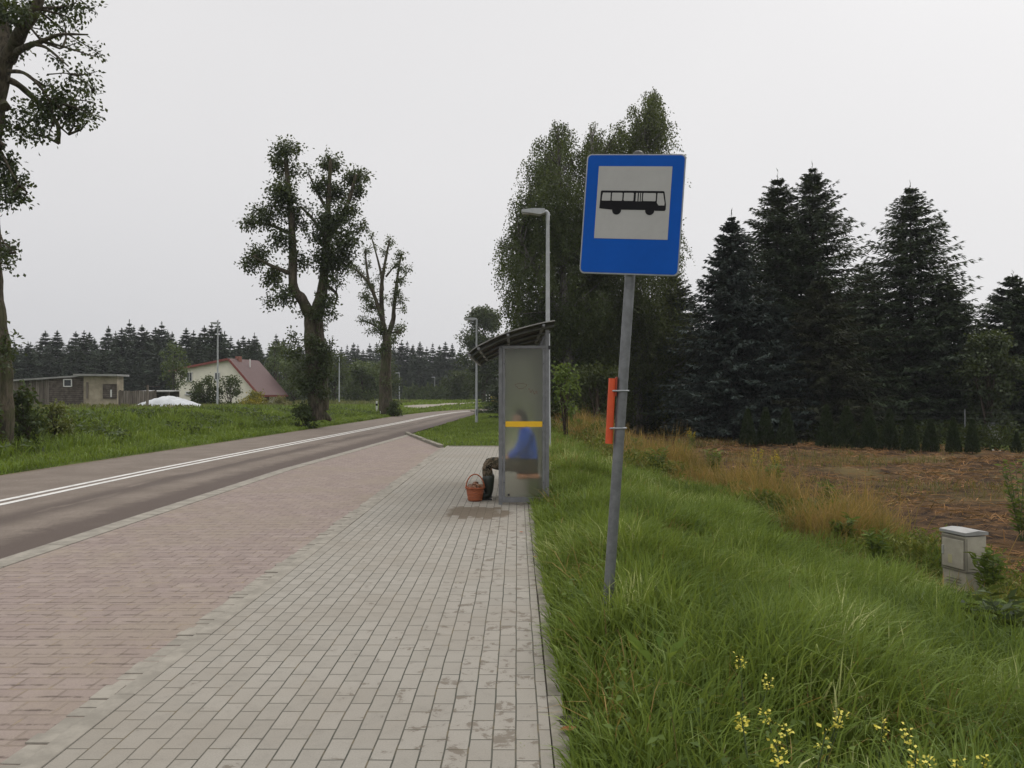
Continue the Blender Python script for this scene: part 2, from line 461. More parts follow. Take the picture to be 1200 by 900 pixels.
grid_sheet('bus_bay', lambda y: road_r(y) + 0.24, bay_r, -4, 29.6, -0.018, BAY, 60)

concrete = simple('pale_concrete', (0.29, 0.268, 0.228), 0.9, 0, 0.3, 5.0, 0.5, 0.2)
concrete_old = simple('old_concrete', (0.27, 0.25, 0.205), 0.95, 0, 0.45, 6.0, 0.6, 0.15)
# flush concrete strip between road and bay, in lengths of a metre
mb = MB()
y = -4.0
while y < 29.2:
    x0 = road_r(y); x1 = road_r(y + 1.0)
    mb.add([(x0, y + .006, -0.012), (x0 + .235, y + .006, -0.012), (x1 + .235, y + .994, -0.012), (x1, y + .994, -0.012),
            (x0, y + .006, -0.1), (x0 + .235, y + .006, -0.1), (x1 + .235, y + .994, -0.1), (x1, y + .994, -0.1)],
           [(0, 1, 2, 3), (0, 4, 5, 1), (1, 5, 6, 2), (2, 6, 7, 3), (3, 7, 4, 0)])
    y += 1.0
o = mb.build('road_kerb', concrete); o.rotation_euler.z = -SH; tag(o, kind='structure')
# edging between bay and pavement: slab lengths with a low face and a course of pale stones below
mb = MB(); y = -4.0
while y < 22.5:
    mb.box((-1.955, y + 0.5, -0.06 + random.uniform(-.003, .003)), (0.10, 0.992, 0.13), bev=0.006); y += 1.0
y = -4.0
while y < 22.3:
    w = random.choice((0.085, 0.1, 0.19)); mb.box((-2.062 + random.uniform(-.02, .012), y + w / 2, -0.07 + random.uniform(-.004, .004)), (random.uniform(.10, .13), w * .95, 0.116), rz=random.uniform(-.05, .05), bev=0.006); y += w + .003
o = mb.build('pavement_edging', concrete); o.rotation_euler.z = -SH; tag(o, kind='structure')
# right-hand edging slabs beside the grass
mb = MB(); y = -4.0
while y < 22.5:
    mb.box((0.19 + random.uniform(-.004, .004), y + 0.5, -0.064 + random.uniform(-.006, .004)), (0.075, 0.99, 0.13), rz=random.uniform(-.006, .006), bev=0.006); y += 1.0
mb.box((-0.88, 22.75, -0.05), (2.1, 0.08, 0.13), bev=.005)
o = mb.build('grass_edging', concrete_old); o.rotation_euler.z = -SH; tag(o, kind='structure')
grid_sheet('joint_soil', lambda y: 0.13, lambda y: 0.17, -4, 22.6, -0.012, simple('joint_soil', (.06, .048, .033), .95, 0, .4, 25, .5))
# raised kerb stones closing the bay
mb = MB()
a = Vector((-1.98, 22.45, 0)); b = Vector((-3.95, 30.0, 0)); n = 9; dv = (b - a) / n; ang = math.atan2(dv.y, dv.x)
for k in range(n):
    c = a + dv * (k + .5); mb.box((c.x, c.y, -0.045 + random.uniform(-.014, .014)), (dv.length * .97, 0.14, 0.22), rz=ang + random.uniform(-.02, .02), bev=0.02)
o = mb.build('bay_kerb', concrete_old); tag(o, kind='structure')

def road_mat():
    m, nt, out = new_mat('asphalt')
    uv = nt.nodes.new('ShaderNodeUVMap'); uv.uv_map = 'UVMap'
    co = objco(nt)
    s = nt.nodes.new('ShaderNodeSeparateXYZ'); nt.links.new(uv.outputs[0], s.inputs[0])
    u = s.outputs[0]
    mp = nt.nodes.new('ShaderNodeMapping'); mp.inputs['Scale'].default_value = (1.6, 0.16, 1); nt.links.new(uv.outputs[0], mp.inputs[0])
    ns = noise_tex(nt, mp.outputs[0], 1.0, 6, 0.7, 0.4); n1 = noise_tex(nt, co, 1.2, 5); n3 = noise_tex(nt, co, 55, 4, 0.8); n2 = noise_tex(nt, uv.outputs[0], 3.0, 6, 0.75, 0.8)
    c = mix_col(nt, maprange(nt, n1, 0.35, 0.65), (0.172, 0.142, 0.118), (0.218, 0.182, 0.153))
    c = mix_col(nt, mathn(nt, 'MULTIPLY', maprange(nt, n3, 0.35, 0.65), 0.6), c, (0.085, 0.068, 0.056))
    c = mix_col(nt, mathn(nt, 'MULTIPLY', maprange(nt, noise_tex(nt, co, 9.0, 5, .75), 0.42, 0.68), 0.3), c, (0.10, 0.082, 0.068))
    # damp wheel-side streak and the dark dirty margin by the bay
    b1 = mathn(nt, 'MULTIPLY', maprange(nt, u, 0.55, 0.95), maprange(nt, u, 1.5, 1.05))
    f1 = mathn(nt, 'MULTIPLY', b1, maprange(nt, ns, 0.38, 0.50))
    c = mix_col(nt, mathn(nt, 'MULTIPLY', f1, 0.85), c, (0.072, 0.054, 0.045))
    e = mathn(nt, 'ADD', u, mathn(nt, 'MULTIPLY', mathn(nt, 'SUBTRACT', n2, 0.5), 1.0))
    f2 = mathn(nt, 'MULTIPLY', maprange(nt, e, 1.65, 2.10), maprange(nt, n1, 0.2, 0.55, 0.75, 1.0))
    c = mix_col(nt, mathn(nt, 'MULTIPLY', f2, 0.85), c, (0.066, 0.048, 0.040))
    e2 = mathn(nt, 'ADD', u, mathn(nt, 'MULTIPLY', mathn(nt, 'SUBTRACT', n2, 0.5), 0.7))
    f3 = maprange(nt, e2, -2.25, -2.5)
    c = mix_col(nt, mathn(nt, 'MULTIPLY', f3, 0.8), c, (0.11, 0.085, 0.05))
    rg = mathn(nt, 'SUBTRACT', 0.85, mathn(nt, 'MULTIPLY', mathn(nt, 'MAXIMUM', f1, f2), 0.1))
    principled(nt, out, c, rg, 0, n3, 0.8, 0.008, 0.2)
    return m
def strip(name, pts, offs0, offs1, z, mat, sel=None, thick=0.0):
    """ribbon along a polyline between two lateral offsets (right positive), with a metric UV map"""
    pts = np.asarray(pts); t = np.gradient(pts, axis=0); t = t / np.linalg.norm(t, axis=1)[:, None]
    nrm = np.stack([t[:, 1], -t[:, 0]], 1)
    s = np.concatenate([[0], np.cumsum(np.linalg.norm(np.diff(pts, axis=0), axis=1))])
    K = 9 if offs1 - offs0 > 1 else 2
    lat = np.linspace(offs0, offs1, K)
    V = []; UV = []
    for i in range(len(pts)):
        for l in lat:
            p = pts[i] + nrm[i] * l; V.append((p[0], p[1], z(*p) if callable(z) else z)); UV.append((l, s[i]))
    f = []
    for i in range(len(pts) - 1):
        for k in range(K - 1):
            f.append((i * K + k, i * K + k + 1, (i + 1) * K + k + 1, (i + 1) * K + k))
    me = bpy.data.meshes.new(name); me.from_pydata(V, [], f); me.materials.append(mat)
    ul = me.uv_layers.new(name='UVMap')
    for lp in me.loops: ul.data[lp.index].uv = UV[lp.vertex_index]
    return tag(link(name, me), kind='structure')
strip('road', ROAD, -HW, HW + 0.03, -0.05, road_mat())
paint = simple('white_road_paint', (0.66, 0.65, 0.62), 0.7, 0, 0.25, 6.0, 0.2)
for a, b in ((-0.20, -0.08), (0.06, 0.18)):
    strip('road_marking', ROAD, a, b, -0.046, paint)
gravel = simple('gravel_track', (0.28, 0.25, 0.2), 0.95, 0, 0.35, 1.5, 0.8)
tp = catmull([(-10.2, 66), (-9.6, 75), (-8.0, 84), (-5.6, 92), (-2.5, 101), (2, 112)], 8)
strip('gravel_track', tp, -1.3, 1.3, lambda x, y: tz(x, y) + 0.05, gravel)

# ------------------------------------------------------------------ common materials
galv = simple('galvanised_steel', (0.20, 0.21, 0.22), 0.5, 0.5, 0.3, 14.0, 0.12)
galv_lt = simple('light_galvanised_steel', (0.33, 0.35, 0.37), 0.5, 0.35, 0.2, 14.0, 0.1)
frame_m = simple('grey_painted_aluminium', (0.20, 0.205, 0.215), 0.5, 0.3, 0.25, 10.0, 0.1)
lamp_grey = simple('lamp_grey_paint', (0.40, 0.42, 0.43), 0.55, 0.15, 0.15, 9.0, 0.05)
dark_plastic = simple('dark_plastic', (0.02, 0.02, 0.022), 0.5, 0, 0.3, 20)
white_paint = simple('white_paint', (0.72, 0.72, 0.7), 0.6, 0, 0.15, 6)

# ------------------------------------------------------------------ bus stop sign
def rounded(w, h, r, n=6, x0=0, z0=0):
    out = []
    for cx, cz, a0 in ((w / 2 - r, h / 2 - r, 0), (-w / 2 + r, h / 2 - r, 90), (-w / 2 + r, -h / 2 + r, 180), (w / 2 - r, -h / 2 + r, 270)):
        for k in range(n + 1):
            a = math.radians(a0 + 90 * k / n); out.append((x0 + cx + r * math.cos(a), z0 + cz + r * math.sin(a)))
    return out
blue = simple('blue_reflective_sheet', (0.002, 0.082, 0.42), 0.5, 0, 0.10, 3.0, 0.02, 0.12)
signwhite = simple('white_reflective_sheet', (0.40, 0.40, 0.39), 0.45, 0, 0.08, 3.0, 0.02, 0.2)
black = simple('black_print', (0.006, 0.006, 0.008), 0.5, 0, 0.1, 5, 0.01, 0.15)
orange = simple('orange_plastic', (0.62, 0.075, 0.015), 0.45, 0, 0.18, 9, 0.05)
orange_in = simple('inner_orange_plastic', (0.30, 0.035, 0.01), 0.5, 0, 0.2, 9, 0.05)
sd_ = 5.05
base = P(709.5, 738, sd_); base.z = tz(base.x, base.y)
sign = thing('bus_stop_sign', 'leaning grey pole in the long grass carrying a square blue and white bus sign', 'road sign', base)
lean = math.atan2(0.215, 3.1)
sign.rotation_euler = (0, lean, 0)
PR = 0.033
MB().tube([(0, 0, -0.3), (0, 0, 3.03)], PR, 20).build('pole', galv, sign)
MB().lathe([(0.0, 3.055), (0.02, 3.053), (0.034, 3.04), (0.0355, 3.0)], 18).build('pole_cap', dark_plastic, sign)
th = math.radians(13)
pan = bpy.data.objects.new('sign_panel', None)
mb = MB(); W_, H_ = 0.615, 0.755
mb.prism(rounded(W_, H_, 0.03), (1, 0, 0), (0, 0, 1), (0, 0, 0), (0, 0.022, 0))
pz = 2.638
pan = mb.build('sign_panel', galv_lt, sign); pan.location = (-0.022, -PR - 0.03, pz); pan.rotation_euler = (0, 0, -th)
fl = 0.0
MB().prism(rounded(W_ - .016, H_ - .016, 0.026), (1, 0, 0), (0, 0, 1), (0, 0, 0), (0, -0.002, 0)).build('blue_field', blue, pan).location = (0, -0.0005, 0)
sqz = H_ / 2 - 0.078 - 0.2275
MB().box((0, -0.0035, sqz), (0.455, 0.0014, 0.455)).build('white_square', signwhite, pan)
def q(u, v): return ((u - 0.5) * 0.455, sqz + (0.5 - v) * 0.455)
mb = MB()
def poly(mb, pts, yy, dp=0.0008): mb.prism([q(*p) for p in pts], (1, 0, 0), (0, 0, 1), (0, yy, 0), (0, -dp, 0))
poly(mb, [(.052, .345), (.068, .338), (.905, .338), (.918, .35), (.948, .52), (.948, .59), (.935, .608), (.80, .608), (.80, .60), (.60, .60), (.36, .60), (.20, .60), (.045, .585)], -0.0046)
for cu in (.285, .735):
    poly(mb, [(cu + .062 * math.cos(a), .607 + .062 * math.sin(a)) for a in np.linspace(0, 2 * PI, 28, endpoint=False)], -0.0049)
pic = mb.build('bus_pictogram', black, pan)
mb = MB()
for a, b in ((.208, .352), (.371, .505), (.634, .806)):
    poly(mb, [(a + .008, .368), (b - .008, .368), (b, .376), (b, .470), (b - .008, .478), (a + .008, .478), (a, .470), (a, .376)], -0.0058)
poly(mb, [(.082, .368), (.19, .368), (.19, .478), (.072, .478), (.074, .41)], -0.0058)
for a, b in ((.535, .56), (.575, .592), (.604, .618)):
    poly(mb, [(a, .368), (b, .368), (b, .482), (a, .482)], -0.0058)
poly(mb, [(.826, .368), (.90, .368), (.928, .50), (.926, .535), (.85, .535), (.824, .50)], -0.0058)
mb.build('pictogram_window', signwhite, pic)
for zc in (2.41, 2.87):
    mb = MB(); mb.tube([(PR * 1.25 * math.cos(a), PR * 1.25 * math.sin(a), zc) for a in np.linspace(0, 2 * PI, 20)], 0.008, 6); mb.box((0, -PR - 0.004, zc), (0.16, 0.012, 0.03))
    mb.build('panel_bracket', galv_lt, sign)
# half-open orange tube beside the pole
tz0, tz1 = 1.20, 1.61
tl = bpy.data.objects
mb = MB()
prof = []
R1, R2 = 0.024, 0.020
angs = np.linspace(math.radians(60), math.radians(330), 22)
outer = [(R1 * math.cos(a), R1 * math.sin(a)) for a in angs]; inner = [(R2 * math.cos(a), R2 * math.sin(a)) for a in angs[::-1]]
mb.prism(outer + inner, (1, 0, 0), (0, 1, 0), (0, 0, 0), (0, 0, tz1 - tz0))
hold = mb.build('timetable_holder', orange, sign); hold.location = (-0.062, -0.004, tz0); hold.rotation_euler = (0.0, math.radians(-0.8), 0)
MB().prism([(0.019 * math.cos(a), 0.019 * math.sin(a)) for a in np.linspace(0, 2 * PI, 16, endpoint=False)], (1, 0, 0), (0, 1, 0), (0, 0, 0.02), (0, 0, 0.012)).build('holder_base', orange_in, hold)
MB().box((0.024, 0.0, 0.36), (0.012, 0.04, 0.12), bev=0.003).build('holder_flap', orange_in, hold)
for zc in (tz0 + 0.10, tz0 + 0.335):
    mb = MB(); mb.tube([(-0.02 + (PR + .026) * math.cos(a), (PR + 0.003) * math.sin(a), zc + 0.004 * math.cos(a)) for a in np.linspace(0, 2 * PI, 24)], 0.006, 6)
    mb.build('cable_tie', galv_lt, sign)

# ------------------------------------------------------------------ bus shelter
SX0, SX1, SY0, SY1 = -0.155, 0.475, 10.85, 14.35
sh = thing('bus_shelter', 'small grey bus shelter with frosted end pane, curved ribbed roof and wooden bench', 'bus shelter', (0, 0, 0))
def glass_mat(name, rough, tint, haze):
    m, nt, out = new_mat(name)
    g = nt.nodes.new('ShaderNodeBsdfRefraction'); g.inputs['Roughness'].default_value = rough; g.inputs['IOR'].default_value = 1.25; g.inputs['Color'].default_value = rgba(tint)
    co = objco(nt)
    n = noise_tex(nt, co, 3.0, 5, 0.6)
    d = nt.nodes.new('ShaderNodeBsdfDiffuse'); nt.links.new(mix_col(nt, n, (0.30, 0.30, 0.26), (0.42, 0.42, 0.37)), d.inputs[0])
    t = nt.nodes.new('ShaderNodeBsdfTranslucent'); t.inputs[0].default_value = (0.5, 0.5, 0.46, 1)
    a = nt.nodes.new('ShaderNodeMixShader'); a.inputs[0].default_value = 0.5; nt.links.new(d.outputs[0], a.inputs[1]); nt.links.new(t.outputs[0], a.inputs[2])
    mx = nt.nodes.new('ShaderNodeMixShader')
    nt.links.new(mathn(nt, 'MULTIPLY', maprange(nt, n, 0.3, 0.7, 0.75, 1.25), haze), mx.inputs[0])
    nt.links.new(g.outputs[0], mx.inputs[1]); nt.links.new(a.outputs[0], mx.inputs[2])
    gl = nt.nodes.new('ShaderNodeBsdfGlossy'); gl.inputs['Roughness'].default_value = 0.2
    m2 = nt.nodes.new('ShaderNodeMixShader'); m2.inputs[0].default_value = 0.03
    nt.links.new(mx.outputs[0], m2.inputs[1]); nt.links.new(gl.outputs[0], m2.inputs[2])
    nt.links.new(m2.outputs[0], out.inputs[0])
    return m
frost = glass_mat('frosted_scratched_glass', 0.29, (0.98, 0.99, 0.94), 0.12)
clearish = glass_mat('dirty_glass', 0.08, (0.96, 0.97, 0.94), 0.06)
PT = 2.12
def post(x, y, top, w=0.05): MB().box((x, y, top / 2 - 0.03), (w, w, top + 0.06), bev=0.004).build('post', frame_m, sh)
post(SX0, SY0, PT); post(SX1, SY0, 2.36); post(SX0, SY1, PT); post(SX1, SY1, 2.36)
for k in (1, 2): post(SX1, SY0 + (SY1 - SY0) * k / 3, 2.36)
for yy in (SY0, SY1):
    w = SX1 - SX0
    mb = MB()
    mb.box((SX0 + 0.046, yy, 1.09), (0.035, 0.036, 2.04), bev=.003); mb.box((SX1 - 0.046, yy, 1.09), (0.035, 0.036, 2.04), bev=.003)
    mb.box(((SX0 + SX1) / 2, yy, 2.125), (w - .05, 0.04, 0.04), bev=.003); mb.box(((SX0 + SX1) / 2, yy, 0.065), (w - .05, 0.04, 0.07), bev=.003)
    mb.build('panel_frame', frame_m, sh)
    for xx in (SX0 + .05, SX1 - .05):
        for zz in (0.3, 1.1, 1.9): MB().tube([(xx, yy - .018, zz), (xx, yy - .024, zz)], 0.008, 8).build('bolt', dark_plastic, sh)
    MB().box((SX0 + .11, yy - .012, .13), (.03, .02, .03)).build('pane_clip', dark_plastic, sh)
    MB().box((SX1 + .028, yy - .01, 2.12), (.03, .05, .05)).build('end_cap', dark_plastic, sh)
    gp = MB().box(((SX0 + SX1) / 2, yy, 1.1025), (w - 0.125, 0.006, 2.0)).build('end_pane', frost, sh)
    if yy == SY0:
        MB().box(((SX0 + SX1) / 2, yy - .0055, 1.085), (w - 0.13, 0.003, 0.075)).build('warning_stripe', simple('yellow_film', (0.84, 0.50, 0.01), 0.5, 0, .12, 4), gp)
        mb = MB(); c = ((SX0 + SX1) / 2 - 0.04, yy - .0045, 1.60)
        mb.tube([(c[0] + .07 * math.cos(a) * (1 + .3 * math.sin(3 * a)), c[1], c[2] + .035 * math.sin(a)) for a in np.linspace(0.2, 7.2, 30)], .0022, 5)
        mb.tube([(c[0] + .10 + .12 * t, c[1], c[2] - .05 - .05 * t + .025 * math.sin(16 * t)) for t in np.linspace(0, 1, 24)], .0022, 5)
        mb.build('graffiti', simple('faded_red_paint', (0.26, 0.10, 0.07), 0.7), gp)
for k in range(3):
    ya = SY0 + (SY1 - SY0) * k / 3 + .03; yb = SY0 + (SY1 - SY0) * (k + 1) / 3 - .03
    MB().box((SX1, (ya + yb) / 2, 1.12), (0.006, yb - ya, 1.96)).build('back_pane', clearish, sh)
for zz in (2.13, 0.10): MB().box((SX1, (SY0 + SY1) / 2, zz), (0.04, SY1 - SY0 - .06, 0.05)).build('back_rail', frame_m, sh)
MB().box((SX0, (SY0 + SY1) / 2, 2.10), (0.05, SY1 - SY0 - .06, 0.06)).build('front_beam', frame_m, sh)
# roof: ribbed curved sheet on hoops and purlins
rx = [0.57, 0.42, 0.25, 0.05, -0.15, -0.32, -0.48, -0.59]; rz = [2.455, 2.43, 2.39, 2.335, 2.265, 2.185, 2.10, 2.01]
rp = catmull(list(zip(rx, rz)), 4)
RY0, RY1 = SY0 - 0.25, SY1 + 0.25
mb = MB(); ny_ = 160; vs = []; fs = []
for j in range(ny_):
    y = RY0 + (RY1 - RY0) * j / (ny_ - 1); wv = 0.016 * np.clip(2.2 * math.sin(2 * PI * (y - RY0) / 0.29), -1, 1)
    for i in range(len(rp)): vs.append((rp[i][0], y, rp[i][1] + wv))
nr = len(rp)
for j in range(ny_ - 1):
    for i in range(nr - 1): fs.append((j * nr + i, j * nr + i + 1, (j + 1) * nr + i + 1, (j + 1) * nr + i))
mb.add(vs, fs)
roof_m = simple('grey_brown_roof_sheet', (0.075, 0.072, 0.062), 0.6, 0.1, 0.35, 6)
ro = mb.build('roof_sheet', roof_m, sh)
sm_ = ro.modifiers.new('thick', 'SOLIDIFY'); sm_.thickness = 0.004; sm_.offset = 0
for k, yy in enumerate((SY0, SY0 + (SY1 - SY0) / 3, SY0 + (SY1 - SY0) * 2 / 3, SY1)):
    mb = MB(); mb.tube([(p[0], yy, p[1] - 0.04) for p in rp[:-1]], 0.018, 8)
    mb.tube([(SX1, yy, 2.13), (SX0 - .02, yy, 2.13)], .016, 8)
    mb.tube([(SX1 - .09, yy, 2.15), (SX1 - .01, yy, 2.33)], .012, 8)
    mb.build('roof_hoop', frame_m, sh)
for i in (4, 14, 23, 27):
    p = rp[min(i, len(rp) - 1)]; MB().box((p[0], (RY0 + RY1) / 2, p[1] - 0.028), (0.035, RY1 - RY0, 0.03)).build('purlin', frame_m, sh)
# bench
slat_m = simple('reddish_bench_wood', (0.42, 0.17, 0.085), 0.6, 0, 0.25, 7)
bench = MB().box((0.40, (SY0 + SY1) / 2, 0.313), (0.04, SY1 - SY0 - .8, 0.05)).build('bench', frame_m, sh)
for yy in (SY0 + 0.35, (SY0 + SY1) / 2, SY1 - 0.5):
    MB().box((0.23, yy, 0.313), (0.30, 0.04, 0.03)).build('bench_arm', frame_m, bench); MB().box((0.40, yy, 0.14), (0.04, 0.04, 0.29)).build('bench_leg', frame_m, bench)
for cx in (0.14, 0.305): MB().box((cx, (SY0 + 0.10 + SY1 - 0.4) / 2, 0.350), (0.145, SY1 - 0.4 - SY0 - 0.10, 0.036), bev=.008).build('bench_slat', slat_m, bench)

# ------------------------------------------------------------------ seated person
skin_m = simple('skin', (0.42, 0.24, 0.17), 0.55, 0, 0.12, 20, 0.03)
hair_m = simple('dark_hair', (0.022, 0.016, 0.012), 0.7, 0, 0.3, 60, 0.5)
jacket_m = simple('blue_jacket_cloth', (0.008, 0.09, 0.58), 0.75, 0, 0.3, 7, 0.3)
boot_m = simple('dark_green_rubber', (0.02, 0.026, 0.02), 0.4, 0, 0.3, 9, 0.05)
m, nt, out = new_mat('camouflage_cloth')
co = objco(nt); n1 = noise_tex(nt, co, 14, 3, .6, .6); n2 = noise_tex(nt, co, 19, 3, .6, .9); n3 = noise_tex(nt, co, 200, 2)
c = mix_col(nt, maprange(nt, n1, .49, .51), (0.055, 0.048, 0.032), (0.15, 0.12, 0.085)); c = mix_col(nt, maprange(nt, n2, .56, .58), c, (0.014, 0.013, 0.01))
c = mix_col(nt, maprange(nt, n2, .40, .38), c, (0.075, 0.05, 0.03))
principled(nt, out, c, 0.9, 0, n3, .3, .003, .1); camo_m = m

def skin_mesh(name, verts, edges, radii, root=0, sub=2):
    me = bpy.data.meshes.new(name + '_line'); me.from_pydata(verts, edges, [])
    ob = bpy.data.objects.new(name + '_line', me); COL.objects.link(ob)
    ob.modifiers.new('Skin', 'SKIN'); ob.modifiers.new('Sub', 'SUBSURF').levels = sub
    for i, r in enumerate(radii):
        sv = me.skin_vertices[0].data[i]; sv.radius = r if hasattr(r, '__len__') else (r, r); sv.use_root = (i == root)
    dg = bpy.context.evaluated_depsgraph_get(); dg.update()
    out_me = bpy.data.meshes.new_from_object(ob.evaluated_get(dg))
    out_me.name = name
    bpy.data.objects.remove(ob); bpy.data.meshes.remove(me)
    for p in out_me.polygons: p.use_smooth = True
    return out_me
PY = 11.46
person = thing('person', 'person sitting on the shelter bench in a blue jacket, camouflage trousers and rubber boots', 'person', (0.245, PY, 0.0))
# local coordinates: x forward is negative (faces the road)
V = [(0, 0, .50), (-.015, 0, .66), (-.035, 0, .84), (-.055, 0, .96), (-.085, 0, 1.04)]
E = [(0, 1), (1, 2), (2, 3), (3, 4)]; R = [(.15, .12), (.14, .105), (.155, .11), (.11, .08), (.052, .052)]
for s in (-1, 1):
    i = len(V)
    V += [(-.01, s * .09, .47), (-.30, s * .115, .485), (-.555, s * .125, .49), (-.585, s * .125, .30), (-.575, s * .125, .10), (-.63, s * .13, .055), (-.745, s * .14, .04)]
    E += [(0, i), (i, i + 1), (i + 1, i + 2), (i + 2, i + 3), (i + 3, i + 4), (i + 4, i + 5), (i + 5, i + 6)]
    R += [.09, .07, .040, .040, .034, .036, .028]
    i = len(V)
    V += [(-.05, s * .175, .925), (-.10, s * .225, .78), (-.155, s * .235, .665), (-.27, s * .165, .60), (-.335, s * .12, .585)]
    E += [(3, i), (i, i + 1), (i + 1, i + 2), (i + 2, i + 3), (i + 3, i + 4)]
    R += [.062, .05, .043, .036, .026]
    j = len(V) - 1
    hx, hy, hz_ = V[j]
    V += [(hx - .05, hy - s * .012, hz_ - .002)]; E += [(j, j + 1)]; R += [(.034, .018)]
    pk = j + 1
body_me = skin_mesh('body', V, E, R)
bm = bmesh.new(); bm.from_mesh(body_me)
def head_geo(bm, c):
    g = bmesh.ops.create_uvsphere(bm, u_segments=28, v_segments=20, radius=1.0)['verts']
    for v in g:
        x, y, z = v.co
        w = 0.078 * (1 - 0.25 * max(0, -z) ** 1.5); dpt = 0.098 * (1 - 0.12 * max(0, -z))
        X_ = x * dpt - 0.02 * max(0, -z) * (1 if x < 0 else 0.4); Y_ = y * w; Z_ = z * 0.122
        if x < -0.75:
            k = math.exp(-(y / 0.16) ** 2) * math.exp(-((z + 0.12) / 0.2) ** 2); X_ -= 0.024 * k            # nose
            X_ -= 0.006 * math.exp(-(y / .5) ** 2) * math.exp(-((z - .22) / .1) ** 2)                      # brow
            X_ += 0.012 * math.exp(-((abs(y) - .36) / .14) ** 2) * math.exp(-((z - .04) / .1) ** 2)         # eye sockets
            X_ -= 0.007 * math.exp(-(y / .28) ** 2) * math.exp(-((z + .45) / .08) ** 2)                     # lips
            X_ -= 0.009 * math.exp(-(y / .3) ** 2) * math.exp(-((z + .8) / .12) ** 2)                       # chin
        v.co = Vector((X_, Y_, Z_)) + c
    for s in (-1, 1):
        e = bmesh.ops.create_uvsphere(bm, u_segments=10, v_segments=8, radius=1.0)['verts']
        for v in e: v.co = Vector((v.co.x * .018 + .01, v.co.y * .009 + s * .078, v.co.z * .032 - .005)) + c
HC = Vector((-.125, 0, 1.135))
head_geo(bm, HC)
# five separate fingers on each hand
for s in (-1, 1):
    hx, hy, hz_ = -.385, s * .108, .583
    for k in range(4):
        yo = hy + s * (k - 1.5) * 0.019; ln = (.062, .072, .068, .054)[k]
        mbt = MB().tube([(hx + .01, yo, hz_), (hx - ln * .45, yo, hz_ + .002), (hx - ln * .8, yo, hz_ - .016), (hx - ln, yo, hz_ - .036)], [.0105, .010, .009, .007], 8)
        vv = [bm.verts.new(p) for p in mbt.v]
        for f in mbt.f: bm.faces.new([vv[i] for i in f]).smooth = True
    mbt = MB().tube([(hx + .045, hy - s * .028, hz_), (hx + .015, hy - s * .052, hz_ - .004), (hx - .018, hy - s * .058, hz_ - .014)], [.013, .011, .008], 8)
    vv = [bm.verts.new(p) for p in mbt.v]
    for f in mbt.f: bm.faces.new([vv[i] for i in f]).smooth = True
for f in bm.faces: f.smooth = True
bm.to_mesh(body_me); bm.free()
body_me.materials.clear(); body_me.materials.append(skin_m)
link('body', body_me, person)
for s in (-1, 1):
    mb = MB()
    bm2 = bmesh.new(); bmesh.ops.create_uvsphere(bm2, u_segments=12, v_segments=8, radius=.011)
    bm2.verts.index_update(); mb.add([v.co + HC + Vector((-.083, s * .029, .005)) for v in bm2.verts], [[v.index for v in f.verts] for f in bm2.faces], True); bm2.free()
    mb.build('eye', simple('eye_dark', (.05, .04, .035), .2), person)
bm2 = bmesh.new(); bmesh.ops.create_uvsphere(bm2, u_segments=28, v_segments=20, radius=1.0)
kill = [v for v in bm2.verts if not (v.co.z > 0.42 - 0.0 * v.co.x or (v.co.x > -0.15 and v.co.z > -0.45))]
bmesh.ops.delete(bm2, geom=kill, context='VERTS')
for v in bm2.verts: v.co = Vector((v.co.x * .109 + .004, v.co.y * .088, v.co.z * .136)) + HC
me = bpy.data.meshes.new('hair'); bm2.to_mesh(me); bm2.free(); me.materials.append(hair_m)
for p in me.polygons: p.use_smooth = True
ho = link('hair', me, person); ho.modifiers.new('t', 'SOLIDIFY').thickness = 0.012
# jacket
V = [(.005, 0, .47), (-.01, 0, .64), (-.03, 0, .84), (-.05, 0, .965), (-.075, 0, 1.015)]; E = [(0, 1), (1, 2), (2, 3), (3, 4)]
R = [(.185, .15), (.175, .135), (.185, .14), (.125, .095), (.075, .07)]
for s in (-1, 1):
    i = len(V); V += [(-.05, s * .18, .925), (-.10, s * .235, .78), (-.155, s * .245, .665), (-.285, s * .158, .602)]
    E += [(3, i), (i, i + 1), (i + 1, i + 2), (i + 2, i + 3)]; R += [.082, .075, .066, .046]
me = skin_mesh('jacket', V, E, R)
for v in me.vertices: v.co += v.normal * 0.006 * mnoise.noise(v.co * 22)
me.materials.clear(); me.materials.append(jacket_m); link('jacket', me, person)
V = [(0, 0, .51)]; E = []; R = [(.15, .13)]
for s in (-1, 1):
    i = len(V); V += [(-.02, s * .09, .475), (-.30, s * .115, .492), (-.50, s * .122, .503), (-.585, s * .125, .515), (-.605, s * .125, .44), (-.592, s * .125, .36), (-.585, s * .125, .26)]
    E += [(0, i)] + [(i + q_, i + q_ + 1) for q_ in range(6)]; R += [.115, .10, .085, .078, .074, .078, .066]
me = skin_mesh('trousers', V, E, R)
for v in me.vertices: v.co += v.normal * 0.007 * mnoise.noise(v.co * 26)
me.materials.clear(); me.materials.append(camo_m); link('trousers', me, person)
for s in (-1, 1):
    yb = s * .125
    V = [(-.582, yb, .385), (-.584, yb, .22), (-.575, yb, .10), (-.585, yb, .06), (-.66, yb, .055), (-.76, yb + s * .012, .042)]
    me = skin_mesh('boot', V, [(0, 1), (1, 2), (2, 3), (3, 4), (4, 5)], [.104, .088, .066, .066, .060, .050])
    for v in me.vertices:
        if v.co.z < .012: v.co.z = .012
    me.materials.clear(); me.materials.append(boot_m); bo = link('boot', me, person)
    mb = MB(); mb.prism([(-.80, -.02), (-.80, .02), (-.77, .045), (-.70, .055), (-.60, .045), (-.53, .042), (-.525, -.04), (-.60, -.042), (-.70, -.052), (-.77, -.045)], (1, 0, 0), (0, 1, 0), (0, yb + s * .008, 0.0), (0, 0, .016))
    mb.build('sole', dark_plastic, bo)

